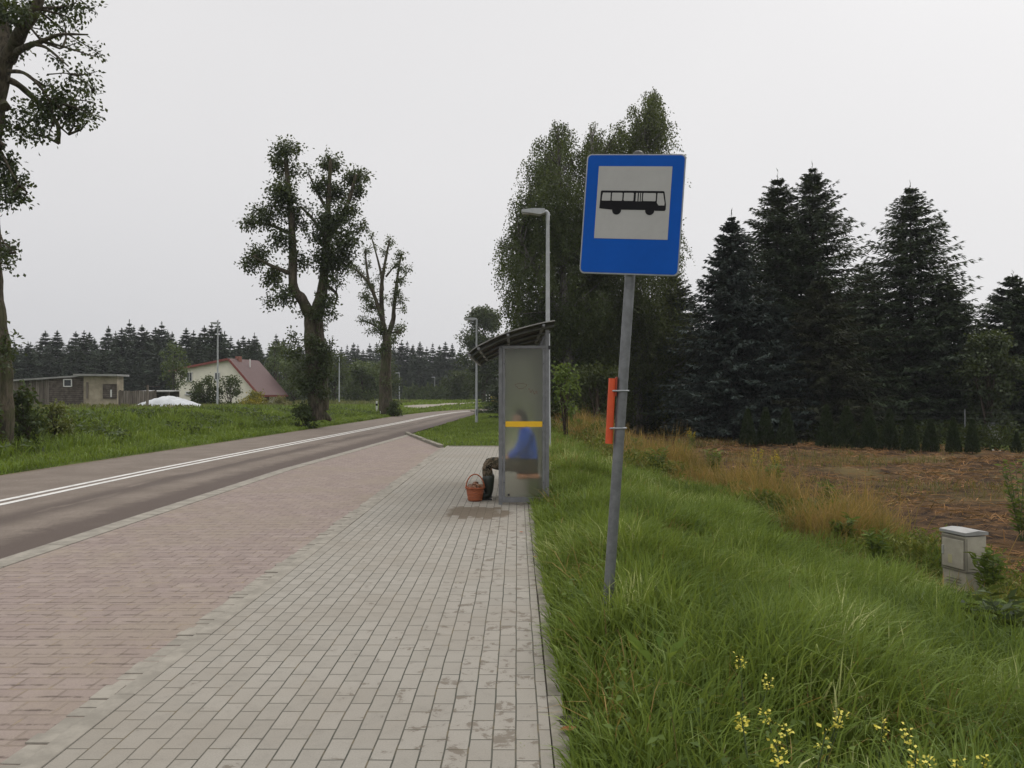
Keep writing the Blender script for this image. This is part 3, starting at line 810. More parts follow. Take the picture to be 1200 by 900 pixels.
# ------------------------------------------------------------------ basket with mushrooms
wicker = None
m, nt, out = new_mat('orange_wicker'); co = objco(nt)
wv = nt.nodes.new('ShaderNodeTexWave'); wv.wave_type = 'BANDS'; wv.bands_direction = 'Z'; wv.inputs['Scale'].default_value = 16; wv.inputs['Distortion'].default_value = 3.5; nt.links.new(co, wv.inputs[0])
c = mix_col(nt, wv.outputs[1], (0.16, 0.04, 0.015), (0.52, 0.15, 0.055)); principled(nt, out, c, .6, 0, wv.outputs[1], .8, .006); wicker = m
bpos = Vector((-.515, 11.22, 0.0))
bk = thing('mushroom_basket', 'orange wicker basket with a hoop handle on the pavement beside the rubber boots', 'basket', bpos)
mb = MB(); prof = [(0.0, .012), (.078, .01), (.084, .0), (.092, .02), (.112, .15), (.118, .178), (.125, .185), (.122, .198), (.112, .196), (.104, .178), (.098, .15), (.08, .03), (0, .025)]
mb.lathe([(r * 1.1, z) for r, z in prof], 28); mb.build('basket_bowl', wicker, bk)
mb = MB()
for k in range(2): mb.tube([(.133 * math.cos(a + .4), .133 * math.sin(a + .4), .188 + .009 * math.sin(a * 9 + k * PI)) for a in np.linspace(0, 2 * PI, 50)], .008, 6)
mb.build('basket_rim', wicker, bk)
mb = MB(); mb.tube([(.128 * math.cos(a), 0.0, .17 + .20 * math.sin(a)) for a in np.linspace(0, PI, 20)], .009, 8); mb.tube([(.128 * math.cos(a), .008 * math.sin(a * 7), .17 + .20 * math.sin(a)) for a in np.linspace(0, PI, 40)], .0085, 6)
mb.build('basket_handle', wicker, bk)
cap_m = simple('brown_mushroom_cap', (0.20, 0.085, 0.035), .5, 0, .4, 15); stem_m = simple('pale_mushroom_stem', (0.5, 0.4, 0.28), .8, 0, .3, 20)
spots = [(-.06, -.045, .195), (.05, -.055, .21), (0, .03, .235), (.065, .045, .20), (-.065, .05, .205), (0, -.075, .195), (.0, -.01, .225), (.085, -.01, .195)]
for i, p in enumerate(spots):
    t = thing('mushroom', 'brown capped mushroom lying in the orange basket', 'mushroom', bpos + Vector(p), random.random() * 6, 'mushrooms heaped in the basket')
    r = random.uniform(.038, .05)
    t.rotation_euler = (random.uniform(-.7, .7), random.uniform(-.7, .7), random.random() * 6)
    MB().lathe([(0, r * .62), (r * .5, r * .55), (r * .9, r * .2), (r, 0), (r * .9, -r * .12), (0, -.05 * r)], 14).build('cap', cap_m, t)
    MB().lathe([(r * .3, -.06 * r), (r * .33, -r * .6), (r * .42, -r * 1.0), (0, -r * 1.1)], 10).build('stem', stem_m, t)

# ------------------------------------------------------------------ cable cabinet
cab_m = simple('grey_beige_plastic_cabinet', (0.42, 0.39, 0.315), .7, 0, .3, 4, .1)
cab_d = simple('cabinet_shadow_gap', (0.19, .175, .14), .8, 0, .2, 4)
cpos = P(1128, 690, 8.3); gz = tz(cpos.x, cpos.y)
cab = thing('cable_cabinet', 'weathered beige electrical cabinet half hidden by weeds at the edge of the field', 'utility box', (cpos.x, cpos.y, gz), math.radians(-74))
CH = 0.1 - gz; CW, CD = 0.31, 0.26
MB().box((0, 0, 0.13), (CW - .012, CD - .012, 0.34), bev=.006).build('plinth', cab_m, cab)
MB().box((0, 0, 0.305 + (CH - .355) / 2), (CW, CD, CH - .36), bev=.006).build('cabinet_body', cab_m, cab)
mb = MB(); mb.prism([(-CD / 2 - .014, 0), (CD / 2 + .014, 0), (CD / 2 + .014, .03), (0.02, .045), (-CD / 2 - .014, .03)], (0, 1, 0), (0, 0, 1), (-CW / 2 - .014, 0, CH - .04), (CW + .028, 0, 0)); mb.build('cabinet_lid', simple('grey_lid', (.30, .30, .29), .6, 0, .3, 5), cab)
MB().box((0, -CD / 2 - .0015, 0.305 + (CH - .36) / 2), (CW - .006, .003, CH - .39)).box((CW / 2 + .0015, -CD / 2 + .014, .305 + (CH - .36) / 2), (.003, .008, CH - .39)).box((0, 0, .308), (CW + .002, CD + .002, .012)).build('panel_gap_shade', cab_d, cab)  # darker strips stand in for the shade in the door, corner and plinth seams
dr = MB().box((0, -CD / 2 - .006, 0.33 + (CH - .42) / 2), (CW - .04, .014, CH - .43), bev=.004).build('cabinet_door', cab_m, cab)
MB().box((-.03, -CD / 2 - .014, CH - .30), (.05, .004, .085), bev=.001).build('notice', simple('yellowed_label', (.45, .42, .25), .6), dr)
MB().box((-CW / 2 + .035, -CD / 2 - .016, CH - .22), (.02, .02, .09), bev=.004).build('door_latch', simple('latch_grey', (.4, .4, .38), .5), dr)
mb = MB()
for k in range(3): mb.box((0, -CD / 2 + .0045, .16 + .03 * k), (CW * .6, .008, .01))
mb.build('vent_slot', cab_d, cab)

# ------------------------------------------------------------------ street lamps
def lamp(name, label, pos, h, rz, group='street lamps along the road', rb=.075):
    t = thing(name, label, 'street lamp', pos, rz, group)
    MB().tube([(0, 0, -.4), (0, 0, .9), (0, 0, .95), (0, 0, h - .1)], [rb, rb, rb * .86, rb * .58], 14).build('lamp_pole', lamp_grey, t)
    MB().box((0, -rb * .95, .55), (rb * .9, .012, .32), bev=.003).build('service_door', galv, t)
    MB().tube([(0, 0, h - .22), (0, 0, h - .02), (-.03, 0, h + .01), (-.14, 0, h + .02)], [rb * .66, rb * .66, rb * .62, .04], 12).build('lamp_arm', lamp_grey, t)
    mb = MB(); mb.prism([(-.06, -.03), (-.08, .07), (-.34, .075), (-.64, .045), (-.66, 0.02), (-.63, -.02), (-.42, -.04), (-.2, -.075)], (1, 0, 0), (0, 0, 1), (0, -.12, h), (0, .24, 0))
    hd = mb.build('lamp_head', lamp_grey, t)
    MB().box((-.45, 0, h - .042), (.34, .16, .02), ry=math.radians(-2)).build('lamp_lens', simple('lamp_lens', (.5, .5, .48), .2), hd)
    return t
def lamp_at(label, px, pytop, pybase, d, rz=0.0, name='street_lamp'):
    p = P(px, pybase, d); top = P(px, pytop, d).z; z = tz(p.x, p.y)
    return lamp(name, label, (p.x, p.y, z), top - z, rz)
lamp_at('tall grey street lamp rising directly behind the bus shelter', 642, 248, 531, 19.9)
lamp_at('grey street lamp in the lawn beyond the pavement end, beside the round dark tree', 558.5, 374, 498, 41.0)
lamp_at('slim street lamp just right of the big ivy-clad lime tree', 397.5, 417, 478, 88)
lamp_at('distant street lamp just right of the pruned half-bare lime tree', 468, 437, 478, 128)
lamp_at('smallest and farthest street lamp, standing before the young hedge', 509.5, 442, 474, 150)
lamp_at('grey street lamp on the grass bank in front of the cream house', 255, 379, 478, 54, math.radians(75))
lamp_at('far street lamp in the shrubs right of the red-roofed house', 331, 437, 478, 110)

# ------------------------------------------------------------------ conifers
def conifer_data(seed, h, r, whorls, per, stations, sl, sw, pw=.8, dens=2, droop=.25, base=.06, irregular=.25, nspray=3):
    g = np.random.default_rng(seed); C = []; D = []; L = []; W = []; Rn = []; branches = []
    for i in range(whorls):
        t = (i + g.random() * .8) / whorls; z0 = h * (base + (.985 - base) * t)
        Lb = r * ((1 - t) ** (pw + .30 * max(0, t - .6))) * (.92 + .16 * g.random()) + .05
        n = max(3, int(per * (1 - .45 * t)))
        a0 = g.random() * 6.28
        for j in range(n):
            az = a0 + 2 * PI * j / n + g.normal(0, .25); l = Lb * (1 + irregular * g.normal(0, .6)); l = max(l, .12)
            el = -0.18 + .62 * t ** 2.0 + g.normal(0, .09); shr = min(1.0, .42 + 2.6 * (1 - t))
            dh = np.array([math.cos(az), math.sin(az), 0]); ss = np.linspace(.12, 1.0, max(3, int(stations * (.35 + .65 * l / r))))
            pos = lambda s: np.array([0, 0, z0]) + dh * (s * l * math.cos(el)) + np.array([0, 0, s * l * math.sin(el) - droop * l * s * (1.15 - s)])
            branches.append((pos(0), pos(.5), pos(1.0)))
            m_ = len(ss); sdv = np.cross(dh, [0, 0, 1.0])
            cs, sn = math.cos(el), math.sin(el)
            Pp = np.array([0, 0, z0]) + dh * (ss * l * cs)[:, None] + np.array([0, 0, 1.0]) * (ss * l * sn - droop * l * ss * (1.15 - ss))[:, None]
            kk = 2 * nspray; Pr = np.repeat(Pp, kk, 0); sr = np.repeat(ss, kk); sg = np.tile(np.repeat([-1.0, 1.0], nspray), m_); nn = len(sr)
            tl = np.minimum(sl * shr * (1.25 - .6 * sr), .6 * l + .06); an = g.uniform(.25, 1.2, nn)
            dd = dh * np.cos(an)[:, None] + sdv * (sg * np.sin(an))[:, None]; dd[:, 2] += g.normal(-.12, .24, nn) + (.25 if t > .85 else 0)
            ll = tl * g.uniform(.5, 1.15, nn); dn = dd / np.linalg.norm(dd, axis=1)[:, None]
            C.append(Pr + g.normal(0, .05, (nn, 3)) * sl + dn * (ll * .5)[:, None]); D.append(dn); L.append(ll); W.append(sw * g.uniform(.6, 1.3, nn)); Rn.append(np.clip(g.normal(.3 + .4 * sr, .2), 0, 1))
            # tip shoot
            C.append(pos(1.02)[None]); D.append((dh * cs + np.array([0, 0, .25 + sn * .5]))[None]); L.append([sl * 1.1 * shr]); W.append([sw * .8]); Rn.append([g.uniform(.6, 1)])
    for k in range(8):
        zz = h * .955 + .075 * k; a = g.random() * 6.28
        C.append(np.array([[.07 * math.cos(a), .07 * math.sin(a), zz]])); D.append(np.array([[math.cos(a), math.sin(a), .7]])); L.append([.26 - .02 * k]); W.append([sw * .5]); Rn.append([.6])
    for k in range(5):
        C.append(np.array([[0, 0, h * (.97 + .012 * k)]])); D.append(np.array([[g.normal(0, .25), g.normal(0, .25), 1.0]])); L.append([.35]); W.append([sw * .6]); Rn.append([.6])
    return np.concatenate(C), np.concatenate(D), np.concatenate(L), np.concatenate(W), np.concatenate(Rn), branches
bark_dark = bark('dark_spruce_bark', (.035, .026, .02), (.085, .065, .05))
bark_lime = bark('mossy_lime_bark', (.03, .025, .018), (.105, .088, .063), (.05, .06, .022))
bark_birch = bark('birch_bark', (.05, .045, .04), (.19, .18, .165))
fol_spruce = foliage('spruce_needles', (.018, .031, .018), (.046, .068, .034), (.075, .10, .05), .08, .6, .2)
fol_blue = foliage('blue_spruce_needles', (.022, .033, .029), (.056, .076, .067), (.10, .13, .115), .05, .6, .2)
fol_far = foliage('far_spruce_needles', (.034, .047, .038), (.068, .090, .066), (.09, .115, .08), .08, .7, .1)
def conifer(name, label, pos, h, r, mat, seed, cat='tree', group=None, rz=0, tr=.14, **kw):
    t = thing(name, label, cat, pos, rz, group)
    C, D, L, W, Rn, br = conifer_data(seed, h, r, **kw)
    mb = MB(); mb.tube([(0, 0, -.5), (0, 0, h * .3), (0, 0, h * .97)], [tr, tr * .72, .012], 9)
    for a, b, c in br[::2]: mb.tube([a, b, c], [.022, .014, .005], 4, cap=False)
    mb.build('trunk', bark_dark, t, fix=False)
    up = norm(np.stack([RNG.normal(0, .45, len(C)), RNG.normal(0, .45, len(C)), np.ones(len(C))], 1))
    leaves('crown', C, D, L, W, mat, t, up=up, rnd=Rn)
    return t
NEAR = dict(whorls=58, per=16, stations=13, sl=.46, sw=.07, nspray=4)
GZ = -0.55
def con_at(name, label, px, pytop, d, rpx, mat, seed, **kw):
    p = P(px, 480, d); z = tz(p.x, p.y); top = P(px, pytop, d).z
    k = dict(NEAR); k.update(kw)
    return conifer(name, label, (p.x, p.y, z - .05), top - z, rpx * 1.30 / F * d, mat, seed, **k)
con_at('blue_spruce', 'bluish silver spruce with layered boughs, right of the bus sign', 858, 250, 37.5, 62, fol_blue, 1, whorls=50, per=16, pw=.70, sl=.44, sw=.08, tr=.16)
con_at('spruce_tree', 'tall dark spruce forming the left top of the twin peaked clump', 912, 203, 41, 72, fol_spruce, 2, pw=.62, tr=.18)
con_at('spruce_tree', 'tallest dark spruce, right top of the twin peaked clump', 953, 192, 40, 88, fol_spruce, 3, pw=.66, tr=.2, whorls=60)
con_at('spruce_tree', 'low spreading spruce with brownish boughs in front of the twin peaks', 962, 325, 36.5, 52, foliage('brownish_spruce_needles', (.017, .021, .013), (.040, .046, .026), (.07, .07, .045), .08, .6, .2), 4, whorls=30, pw=.6)
con_at('spruce_tree', 'small spruce squeezed between the blue spruce and the twin peaks', 905, 345, 36.8, 44, fol_blue, 5, whorls=28, pw=.7)
con_at('spruce_tree', 'broad cone shaped spruce with a pointed tip standing by itself at right', 1068, 214, 40.5, 88, fol_spruce, 6, pw=.70, whorls=60, tr=.2)
con_at('spruce_tree', 'shorter spruce leaning against the right flank of the broad cone', 1110, 322, 38.5, 42, fol_spruce, 7, whorls=34, pw=.6)
con_at('spruce_tree', 'dark filler spruce between the twin peaks and the broad cone', 1014, 312, 43, 56, fol_spruce, 8, whorls=34, pw=.6)
con_at('spruce_tree', 'dark narrow spruce cut by the right edge of the picture', 1188, 320, 39, 44, fol_spruce, 9, pw=.5, whorls=40)
con_at('spruce_tree', 'small thin topped spruce peeping over the leafy tree at right', 1152, 378, 47, 34, fol_spruce, 10, whorls=30)
con_at('spruce_tree', 'dark spruce just right of the sign pole below the sign', 790, 318, 43, 50, fol_spruce, 12, whorls=34, pw=.55)
con_at('spruce_tree', 'low dark spruce in the shade left of the blue spruce', 822, 385, 46, 44, fol_spruce, 13, whorls=30, pw=.5)
# shaded spruces standing behind the birches and the front row
src = con_at('spruce_tree', 'shaded spruce in the dark rear row behind the birches and front spruces', 640, 380, 50, 56, fol_spruce, 14, whorls=34, pw=.5)
src['group'] = 'shaded rear row of spruces'
zsrc = src.location.z
for px, pt, d in ((600, 440, 62), (690, 350, 52), (745, 345, 51), (862, 395, 52), (905, 370, 52), (985, 350, 51), (1030, 380, 50), (1120, 400, 50), (1165, 405, 52), (1205, 380, 48), (1235, 330, 44), (1270, 300, 42), (660, 410, 60), (715, 400, 58), (770, 380, 57), (830, 390, 60), (880, 380, 62), (935, 380, 60), (1005, 400, 61), (1060, 400, 57), (1090, 410, 62), (1140, 410, 60), (1185, 420, 58), (1220, 400, 60)):
    p = P(px, 480, d); z = tz(p.x, p.y); s = (P(px, pt, d).z - z) / (P(640, 380, 50).z - zsrc)
    copy_tree(src, src['label'], (p.x, p.y, z - .05), random.random() * 6, (max(s, .8), max(s, .8), s))

# far forest rows share a few tree meshes
FAR = dict(whorls=34, per=10, stations=6, sl=.85, sw=.17, nspray=3)
protos = []
far_sets = []
for px in np.arange(-60, 345, 7.5):
    top = float(np.interp(px, [-60, 20, 60, 110, 150, 200, 235, 255, 275, 300, 345], [405, 404, 397, 393, 386, 392, 388, 384, 400, 400, 402])) + random.gauss(1, 7)
    far_sets.append((px + random.uniform(-2, 2), top, 118 + random.uniform(-8, 10), 'dark spruce in the far forest row behind the shed and the house', 'far spruces behind the shed and house'))
for px in np.arange(-60, 345, 13):
    far_sets.append((px + random.uniform(-3, 3), 408 + random.uniform(-6, 8), 108 + random.uniform(-3, 3), 'dark spruce in the far forest row behind the shed and the house', 'far spruces behind the shed and house'))
for px in np.arange(350, 486, 7):
    far_sets.append((px + random.uniform(-2, 2), 404 + random.uniform(-6, 9), 165 + random.uniform(-8, 8), 'dark spruce in the far row seen between the two roadside lime trees', 'far spruces between the limes'))
for px, tp_ in ((484, 405), (492, 402), (500, 408), (507, 403), (515, 406), (522, 402), (530, 404), (539, 409), (548, 408), (488, 418), (497, 420), (511, 418), (519, 420), (527, 417), (535, 421), (544, 418), (556, 414), (570, 412)):
    far_sets.append((px, tp_, 160 + random.uniform(-6, 6), 'dark spruce in the far row with separate tips, left of the bus shelter', 'far spruces left of the shelter'))
con_far = []
for k in range(5):
    con_far.append(None)
for i, (px, top, d, lab, grp) in enumerate(far_sets):
    k = i % 5; p = P(px, 470, d); z = tz(p.x, p.y) - .3; h = P(px, top, d).z - z
    if con_far[k] is None:
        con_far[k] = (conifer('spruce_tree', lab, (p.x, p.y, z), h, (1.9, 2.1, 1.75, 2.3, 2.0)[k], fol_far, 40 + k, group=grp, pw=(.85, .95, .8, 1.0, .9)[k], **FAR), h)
    else:
        o, h0 = con_far[k]; s = h / h0
        copy_tree(o, lab, (p.x, p.y, z), random.random() * 6, (s * random.uniform(.8, 1.45),) * 2 + (s,), grp)
p = P(255, 470, 104); z = tz(p.x, p.y)
copy_tree(con_far[1][0], 'tallest spruce rising behind the cream house beside the lamp', (p.x, p.y, z), 1.0, (1.25, 1.25, (P(255, 377, 104).z - z) / con_far[1][1]), 'far spruces behind the shed and house')
p = P(298, 470, 100); z = tz(p.x, p.y)
copy_tree(con_far[3][0], 'spruce tip standing over the right end of the red roof', (p.x, p.y, z), 2.0, (.9, .9, (P(298, 392, 100).z - z) / con_far[3][1]), 'far spruces behind the shed and house')

# ------------------------------------------------------------------ broadleaf trees
fol_lime = foliage('lime_leaves', (.016, .027, .010), (.045, .066, .020), (.08, .10, .03), .2, .5, .3, .9)
fol_lime2 = foliage('sparse_lime_leaves', (.025, .038, .012), (.065, .088, .026), (.10, .12, .035), .25, .5, .3, .9)
fol_birch = foliage('birch_leaves', (.026, .040, .014), (.068, .092, .030), (.105, .13, .042), .28, .5, .3, .5)
fol_birch2 = foliage('olive_birch_leaves', (.030, .042, .013), (.072, .092, .028), (.11, .13, .04), .28, .5, .3, .5)
fol_shrub = foliage('shrub_leaves', (.028, .045, .014), (.075, .11, .030), (.12, .15, .045), .25, .5, .3, .7)
fol_dark = foliage('dark_shrub_leaves', (.017, .028, .011), (.050, .074, .022), (.08, .105, .03), .22, .55, .15, 1.2)
fol_bright = foliage('bright_leaves', (.05, .08, .018), (.12, .17, .04), (.17, .22, .06), .3, .6, .1, 2)
fol_gold = foliage('goldenrod_bloom', (.10, .115, .02), (.33, .26, .02), (.5, .38, .03), .2, .6, .2, 1.2)
BOOST = 1.0
def blob_leaves(blobs, per_r2, lsize, g, flat=.85, core=.5):
    """leaves gathered on small twig clusters inside every blob (centre, radius)"""
    C = []; D = []
    for c, r, k in blobs:
        n = int(per_r2 * r * r * k * BOOST); ncl = max(4, n // 14)
        u = g.normal(size=(ncl, 3)); u = u / np.linalg.norm(u, axis=1)[:, None] * (g.random(ncl) ** (1 / 2.2) * r)[:, None]
        u[:, 2] *= flat
        for q_ in u:
            m_ = 14; off = g.normal(0, lsize * 1.05, (m_, 3)); ax = norm(q_ + g.normal(0, .4 * r, 3)); off += ax[None, :] * g.uniform(-2, 1.4, (m_, 1)) * lsize * 1.1
            C.append(np.asarray(c) + q_ + off); D.append(off + g.normal(0, lsize, (m_, 3)) + np.array([0, 0, -lsize * .8]) + ax * lsize)
    return np.concatenate(C), np.concatenate(D)
def limbs_mesh(limbs, mat, parent, name='trunk', n=9, twigs=(), rough=.06):
    mb = MB()
    for pts, r0, r1 in limbs:
        pp = catmull(pts, 5) if len(pts) > 2 else np.array(pts, float)
        k = len(pp); rr = [(r0 + (r1 - r0) * (i / (k - 1))) * (1 + rough * math.sin(i * 1.7 + r0 * 40)) for i in range(k)]
        mb.tube(pp, rr, n if r0 > .08 else 6)
    for a, b, r in twigs: mb.tube([a, (Vector(a) + Vector(b)) / 2 + Vector((random.gauss(0, .08), random.gauss(0, .08), random.gauss(0, .05))), b], [r, r * .7, r * .3], 4, cap=False)
    return mb.build(name, mat, parent, fix=False)
class Sketch:
    """tree drawn in its own frame: x to the right, z up, y is depth; m = metres per measured unit"""
    def __init__(s, px0, py0, d, sx, ox, oy, seed):
        s.d = d; s.sx = sx; s.ox = ox; s.oy = oy; s.g = np.random.default_rng(seed)
        p = P(px0, py0, d); s.base = Vector((p.x, p.y, tz(p.x, p.y)))
    def pt(s, x, y, dy=0.0):
        p = P(s.ox + x / s.sx, s.oy + y / s.sx, s.d + dy) - s.base; return np.array([p.x, p.y, p.z])
    def r(s, x): return x / s.sx / F * s.d

def sketch_tree(name, label, S, limbs, blobs, per, lsize, mat, bmat, spread=1.0, ntw=120, cat='tree', core_twigs=True, group=None, tscale=.82):
    t = thing(name, label, cat, S.base, 0, group)
    L3 = []; g = S.g
    ends = []
    for pts, w0, w1 in limbs:
        dys = [q_[2] if len(q_) > 2 else 0 for q_ in pts]
        P3 = [S.pt(q_[0], q_[1], dy) for q_, dy in zip(pts, dys)]
        L3.append((P3, S.r(w0) * tscale, S.r(w1) * tscale)); ends += P3[1:]
    B3 = []
    for b in blobs:
        x, y, r = b[:3]; k = b[3] if len(b) > 3 else 1.0; dy = b[4] if len(b) > 4 else g.normal(0, 1) * spread
        B3.append((S.pt(x + g.normal(0, r * .1), y, dy), S.r(r) * g.uniform(.75, 1.0), k * g.uniform(.6, 1.25)))
    tw = []
    ends = np.array(ends)
    for c, r, k in B3:
        j = np.argmin(np.linalg.norm(ends - c, axis=1)); tw.append((ends[j], c, .035))
        for _ in range(max(2, int(ntw * r * r / 60 + 2))):
            e = c + norm(g.normal(size=3)) * r * g.uniform(.6, 1.05); tw.append((c, e, .014))
    limbs_mesh(L3, bmat, t, twigs=tw)
    C, D = blob_leaves(B3, per, lsize, g)
    n = len(C); leaves('crown', C, D, lsize * g.uniform(.7, 1.3, n), lsize * .72 * g.uniform(.7, 1.2, n), mat, t)
    return t

# big lime by the road
S = Sketch(371, 486, 36, 2.57, 260, 150, 5)
limbs = [([(290, 880), (280, 760, 0), (268, 640, 0), (266, 560, 0)], 33, 22), ([(305, 850), (300, 740, .2), (292, 640, .2), (285, 560, .2), (300, 500, .3)], 22, 22),
         ([(266, 570), (240, 515, -.2), (215, 480, -.3), (212, 380, -.3), (208, 280, -.2), (198, 180, 0), (188, 60, 0)], 22, 7),
         ([(285, 570), (300, 500, .3), (310, 400, .3), (316, 300, .4), (320, 200, .3), (326, 90, .2)], 23, 6),
         ([(316, 330, .3), (350, 280, .0), (380, 220, -.2), (402, 140, -.2)], 13, 5), ([(313, 330, .3), (270, 270, .6), (235, 235, .8)], 8, 4),
         ([(212, 440, -.3), (150, 415, -.6), (90, 385, -.7)], 9, 4), ([(210, 320, -.2), (140, 290, .3), (70, 285, .5)], 8, 3), ([(318, 250, .3), (285, 190, .6), (262, 140, .7)], 7, 3),
         ([(310, 470, .3), (345, 500, .3), (340, 530, .3)], 7, 3), ([(300, 860), (330, 880, 0)], 20, 6), ([(280, 860), (250, 885, -.2)], 20, 6)]
blobs = [(185, 68, 40), (192, 125, 48), (165, 100, 30, .8), (172, 195, 45), (205, 240, 58), (125, 265, 50), (78, 288, 32, .8), (180, 335, 48), (108, 385, 46), (85, 410, 30), (150, 450, 48), (195, 505, 40), (232, 400, 40, .7), (150, 520, 24, .6),
         (322, 105, 38), (300, 175, 45), (345, 195, 42), (402, 150, 42), (412, 195, 26, .8), (382, 255, 44), (332, 280, 56), (362, 335, 56), (322, 395, 58), (372, 395, 38), (332, 455, 34), (322, 520, 36), (412, 300, 30, .8), (258, 132, 22, .7), (245, 290, 28, .6), (215, 60, 22), (425, 140, 18, .6),
         (290, 330, 34, .8), (262, 240, 24, .5), (205, 635, 34, .5), (300, 600, 26, .6), (240, 720, 30, .6, .5), (305, 740, 30, .8, -.3), (262, 700, 40, .5, -.4), (300, 660, 30, .7, -.3), (250, 780, 30, .8, -.4), (215, 680, 34, .9, -.2), (230, 760, 30, .9, -.3), (290, 560, 30, .8, -.3), (320, 700, 26, .9, -.2), (270, 640, 24, .7, -.6), (310, 660, 24, .8, -.4), (265, 760, 26, .8, -.6), (325, 560, 24, .8, -.1), (240, 560, 22, .6, -.2), (300, 800, 26, .8, -.5)]
sketch_tree('lime_tree', 'big roadside lime with a forked trunk and dense shaggy leaf clumps on its limbs', S, limbs, blobs, 2600, .13, fol_lime, bark_lime, .6)
# half-bare lime further on  (crop 3.75x from 380,260)
S = Sketch(452.5, 481, 55, 3.75, 380, 260, 6)
limbs = [([(275, 845), (272, 740), (270, 640), (275, 560), (272, 500)], 34, 22), ([(255, 830), (255, 700, .2), (262, 600, .2)], 20, 14), ([(272, 510), (255, 430, .1), (250, 300, 0), (262, 200, 0), (285, 80, .2)], 18, 5),
         ([(280, 500), (302, 430, 0), (305, 380, 0), (318, 260, .2), (335, 150, .4)], 16, 5), ([(265, 470), (235, 370, -.3), (195, 270, -.5), (140, 210, -.6)], 14, 5), ([(255, 300), (245, 210, .4), (205, 60, .5)], 10, 3),
         ([(195, 270, -.5), (185, 200, -.4), (178, 120, -.4)], 8, 4), ([(270, 240, 0), (310, 190, -.2)], 6, 3), ([(270, 490), (220, 455, .3), (165, 430, .4)], 7, 3), ([(285, 490), (330, 480, -.2), (350, 460, -.2)], 6, 3), ([(318, 260, .2), (350, 240, .2), (375, 205, .2)], 5, 2)]
blobs = [(205, 65, 20, .6), (225, 110, 18, .5), (285, 85, 24, .8), (270, 130, 18, .6), (180, 130, 20, .7), (185, 190, 22, .7), (140, 205, 24, .7), (165, 235, 24, .9), (200, 280, 30), (185, 330, 30, .9), (215, 370, 32), (185, 380, 24, .7), (170, 430, 26, .8), (215, 440, 32, .9), (200, 480, 22, .6), (245, 470, 30, .9), (265, 500, 30, .8), (335, 145, 24, .9), (320, 190, 22, .8), (345, 210, 22, .7), (330, 255, 26, .9), (370, 205, 10, .6),
         (318, 310, 26, .9), (335, 345, 24, .8), (345, 380, 18, .6), (300, 350, 20, .7), (320, 480, 30, .9), (345, 465, 18, .7), (300, 520, 26, .8), (262, 200, 18, .5), (262, 340, 20, .5), (235, 250, 20, .6), (120, 200, 14, .5), (255, 560, 26, .8), (240, 640, 20, .5), (300, 800, 24, .7), (265, 700, 22, .5, -.4), (240, 400, 20, .7)]
sketch_tree('lime_tree', 'hard pruned half-bare lime with thin leafy limbs, second along the road', S, limbs, blobs, 2300, .135, fol_lime2, bark_lime, .5)
# lime at the left edge (crop 2.8125x from 0,0)
S = Sketch(-2, 520, 19, 2.8125, 0, 0, 8)
limbs = [([(-4, 1520), (-8, 1300), (-14, 1150, 0), (-30, 1020, 0), (-42, 850, 0), (-44, 650, .1), (-36, 480, .1), (-18, 320, .1), (8, 190, 0)], 62, 32), ([(18, 190), (60, 100, -.3), (110, 20, -.5), (150, -120, -.6)], 30, 14), ([(18, 190), (0, 60, .3), (-20, -150, .5)], 30, 16),
         ([(35, 175, 0), (75, 150, -.5), (130, 130, -.9), (190, 108, -1.3), (282, 108, -1.7)], 15, 3), ([(110, 140, -.8), (150, 155, -1), (218, 213, -1.4)], 8, 3), ([(130, 130, -.9), (200, 148, -1.0), (310, 182, -1.2)], 6, 2),
         ([(14, 255, 0), (60, 280, .4), (130, 345, .8), (180, 400, 1), (188, 430, 1), (188, 470, 1)], 14, 7), ([(18, 230, 0), (70, 235, -.3), (120, 275, -.5), (160, 330, -.5)], 9, 4), ([(160, 385, .9), (220, 440, 1.1)], 6, 3),
         ([(10, 350), (-60, 260, .5), (-140, 170, 1)], 22, 6), ([(0, 480), (-80, 420, -.8), (-170, 380, -1.2)], 18, 5), ([(150, 240, -.6), (230, 240, -.8), (300, 290, -1)], 2.5, 1.2), ([(0, 500), (30, 560, -.6), (60, 610, -.7)], 6, 2), ([(-14, 740), (10, 800, -.3), (50, 830, -.5)], 5, 2)]
blobs = [(10, 30, 55), (60, 30, 50, .8), (115, 60, 36, .7), (95, 10, 50, .6), (170, 20, 50, .45), (230, 10, 55, .4), (285, 15, 35, .4), (200, 70, 35, .35), (240, 60, 40, .3), (150, 95, 28, .4), (20, 110, 30, .6), (60, 165, 16, .4),
         (150, 335, 42, 1.2), (205, 310, 34, 1.2), (195, 375, 42, 1.2), (130, 385, 46, 1.1), (75, 360, 36, .8), (245, 355, 36, .9), (285, 370, 28, .6), (240, 400, 30, .8), (285, 395, 22, .5), (60, 425, 46, 1), (115, 445, 34, .7), (155, 440, 24, .5), (20, 400, 40, .9), (290, 330, 18, .4), (160, 280, 28, .5),
         (25, 540, 50, .9), (50, 600, 40, .9), (20, 640, 50, 1), (70, 655, 22, .6), (5, 590, 40, 1), (5, 820, 36, .9), (35, 825, 22, .7), (10, 870, 30, .8), (280, 240, 34, .16), (225, 240, 34, .18), (300, 290, 20, .25), (260, 290, 26, .15), (180, 190, 26, .15), (310, 165, 10, .3), (235, 140, 30, .14),
         (-80, 200, 90, .6), (-150, 320, 90, .6), (-60, 420, 80, .6), (-120, 60, 90, .6), (-40, -80, 110, .5), (90, -110, 100, .4), (200, -90, 80, .3), (-60, 560, 60, .6),
         (15, 1120, 30, .9, -.4), (25, 1160, 26, .9, -.5), (5, 1200, 24, .6, -.5)]
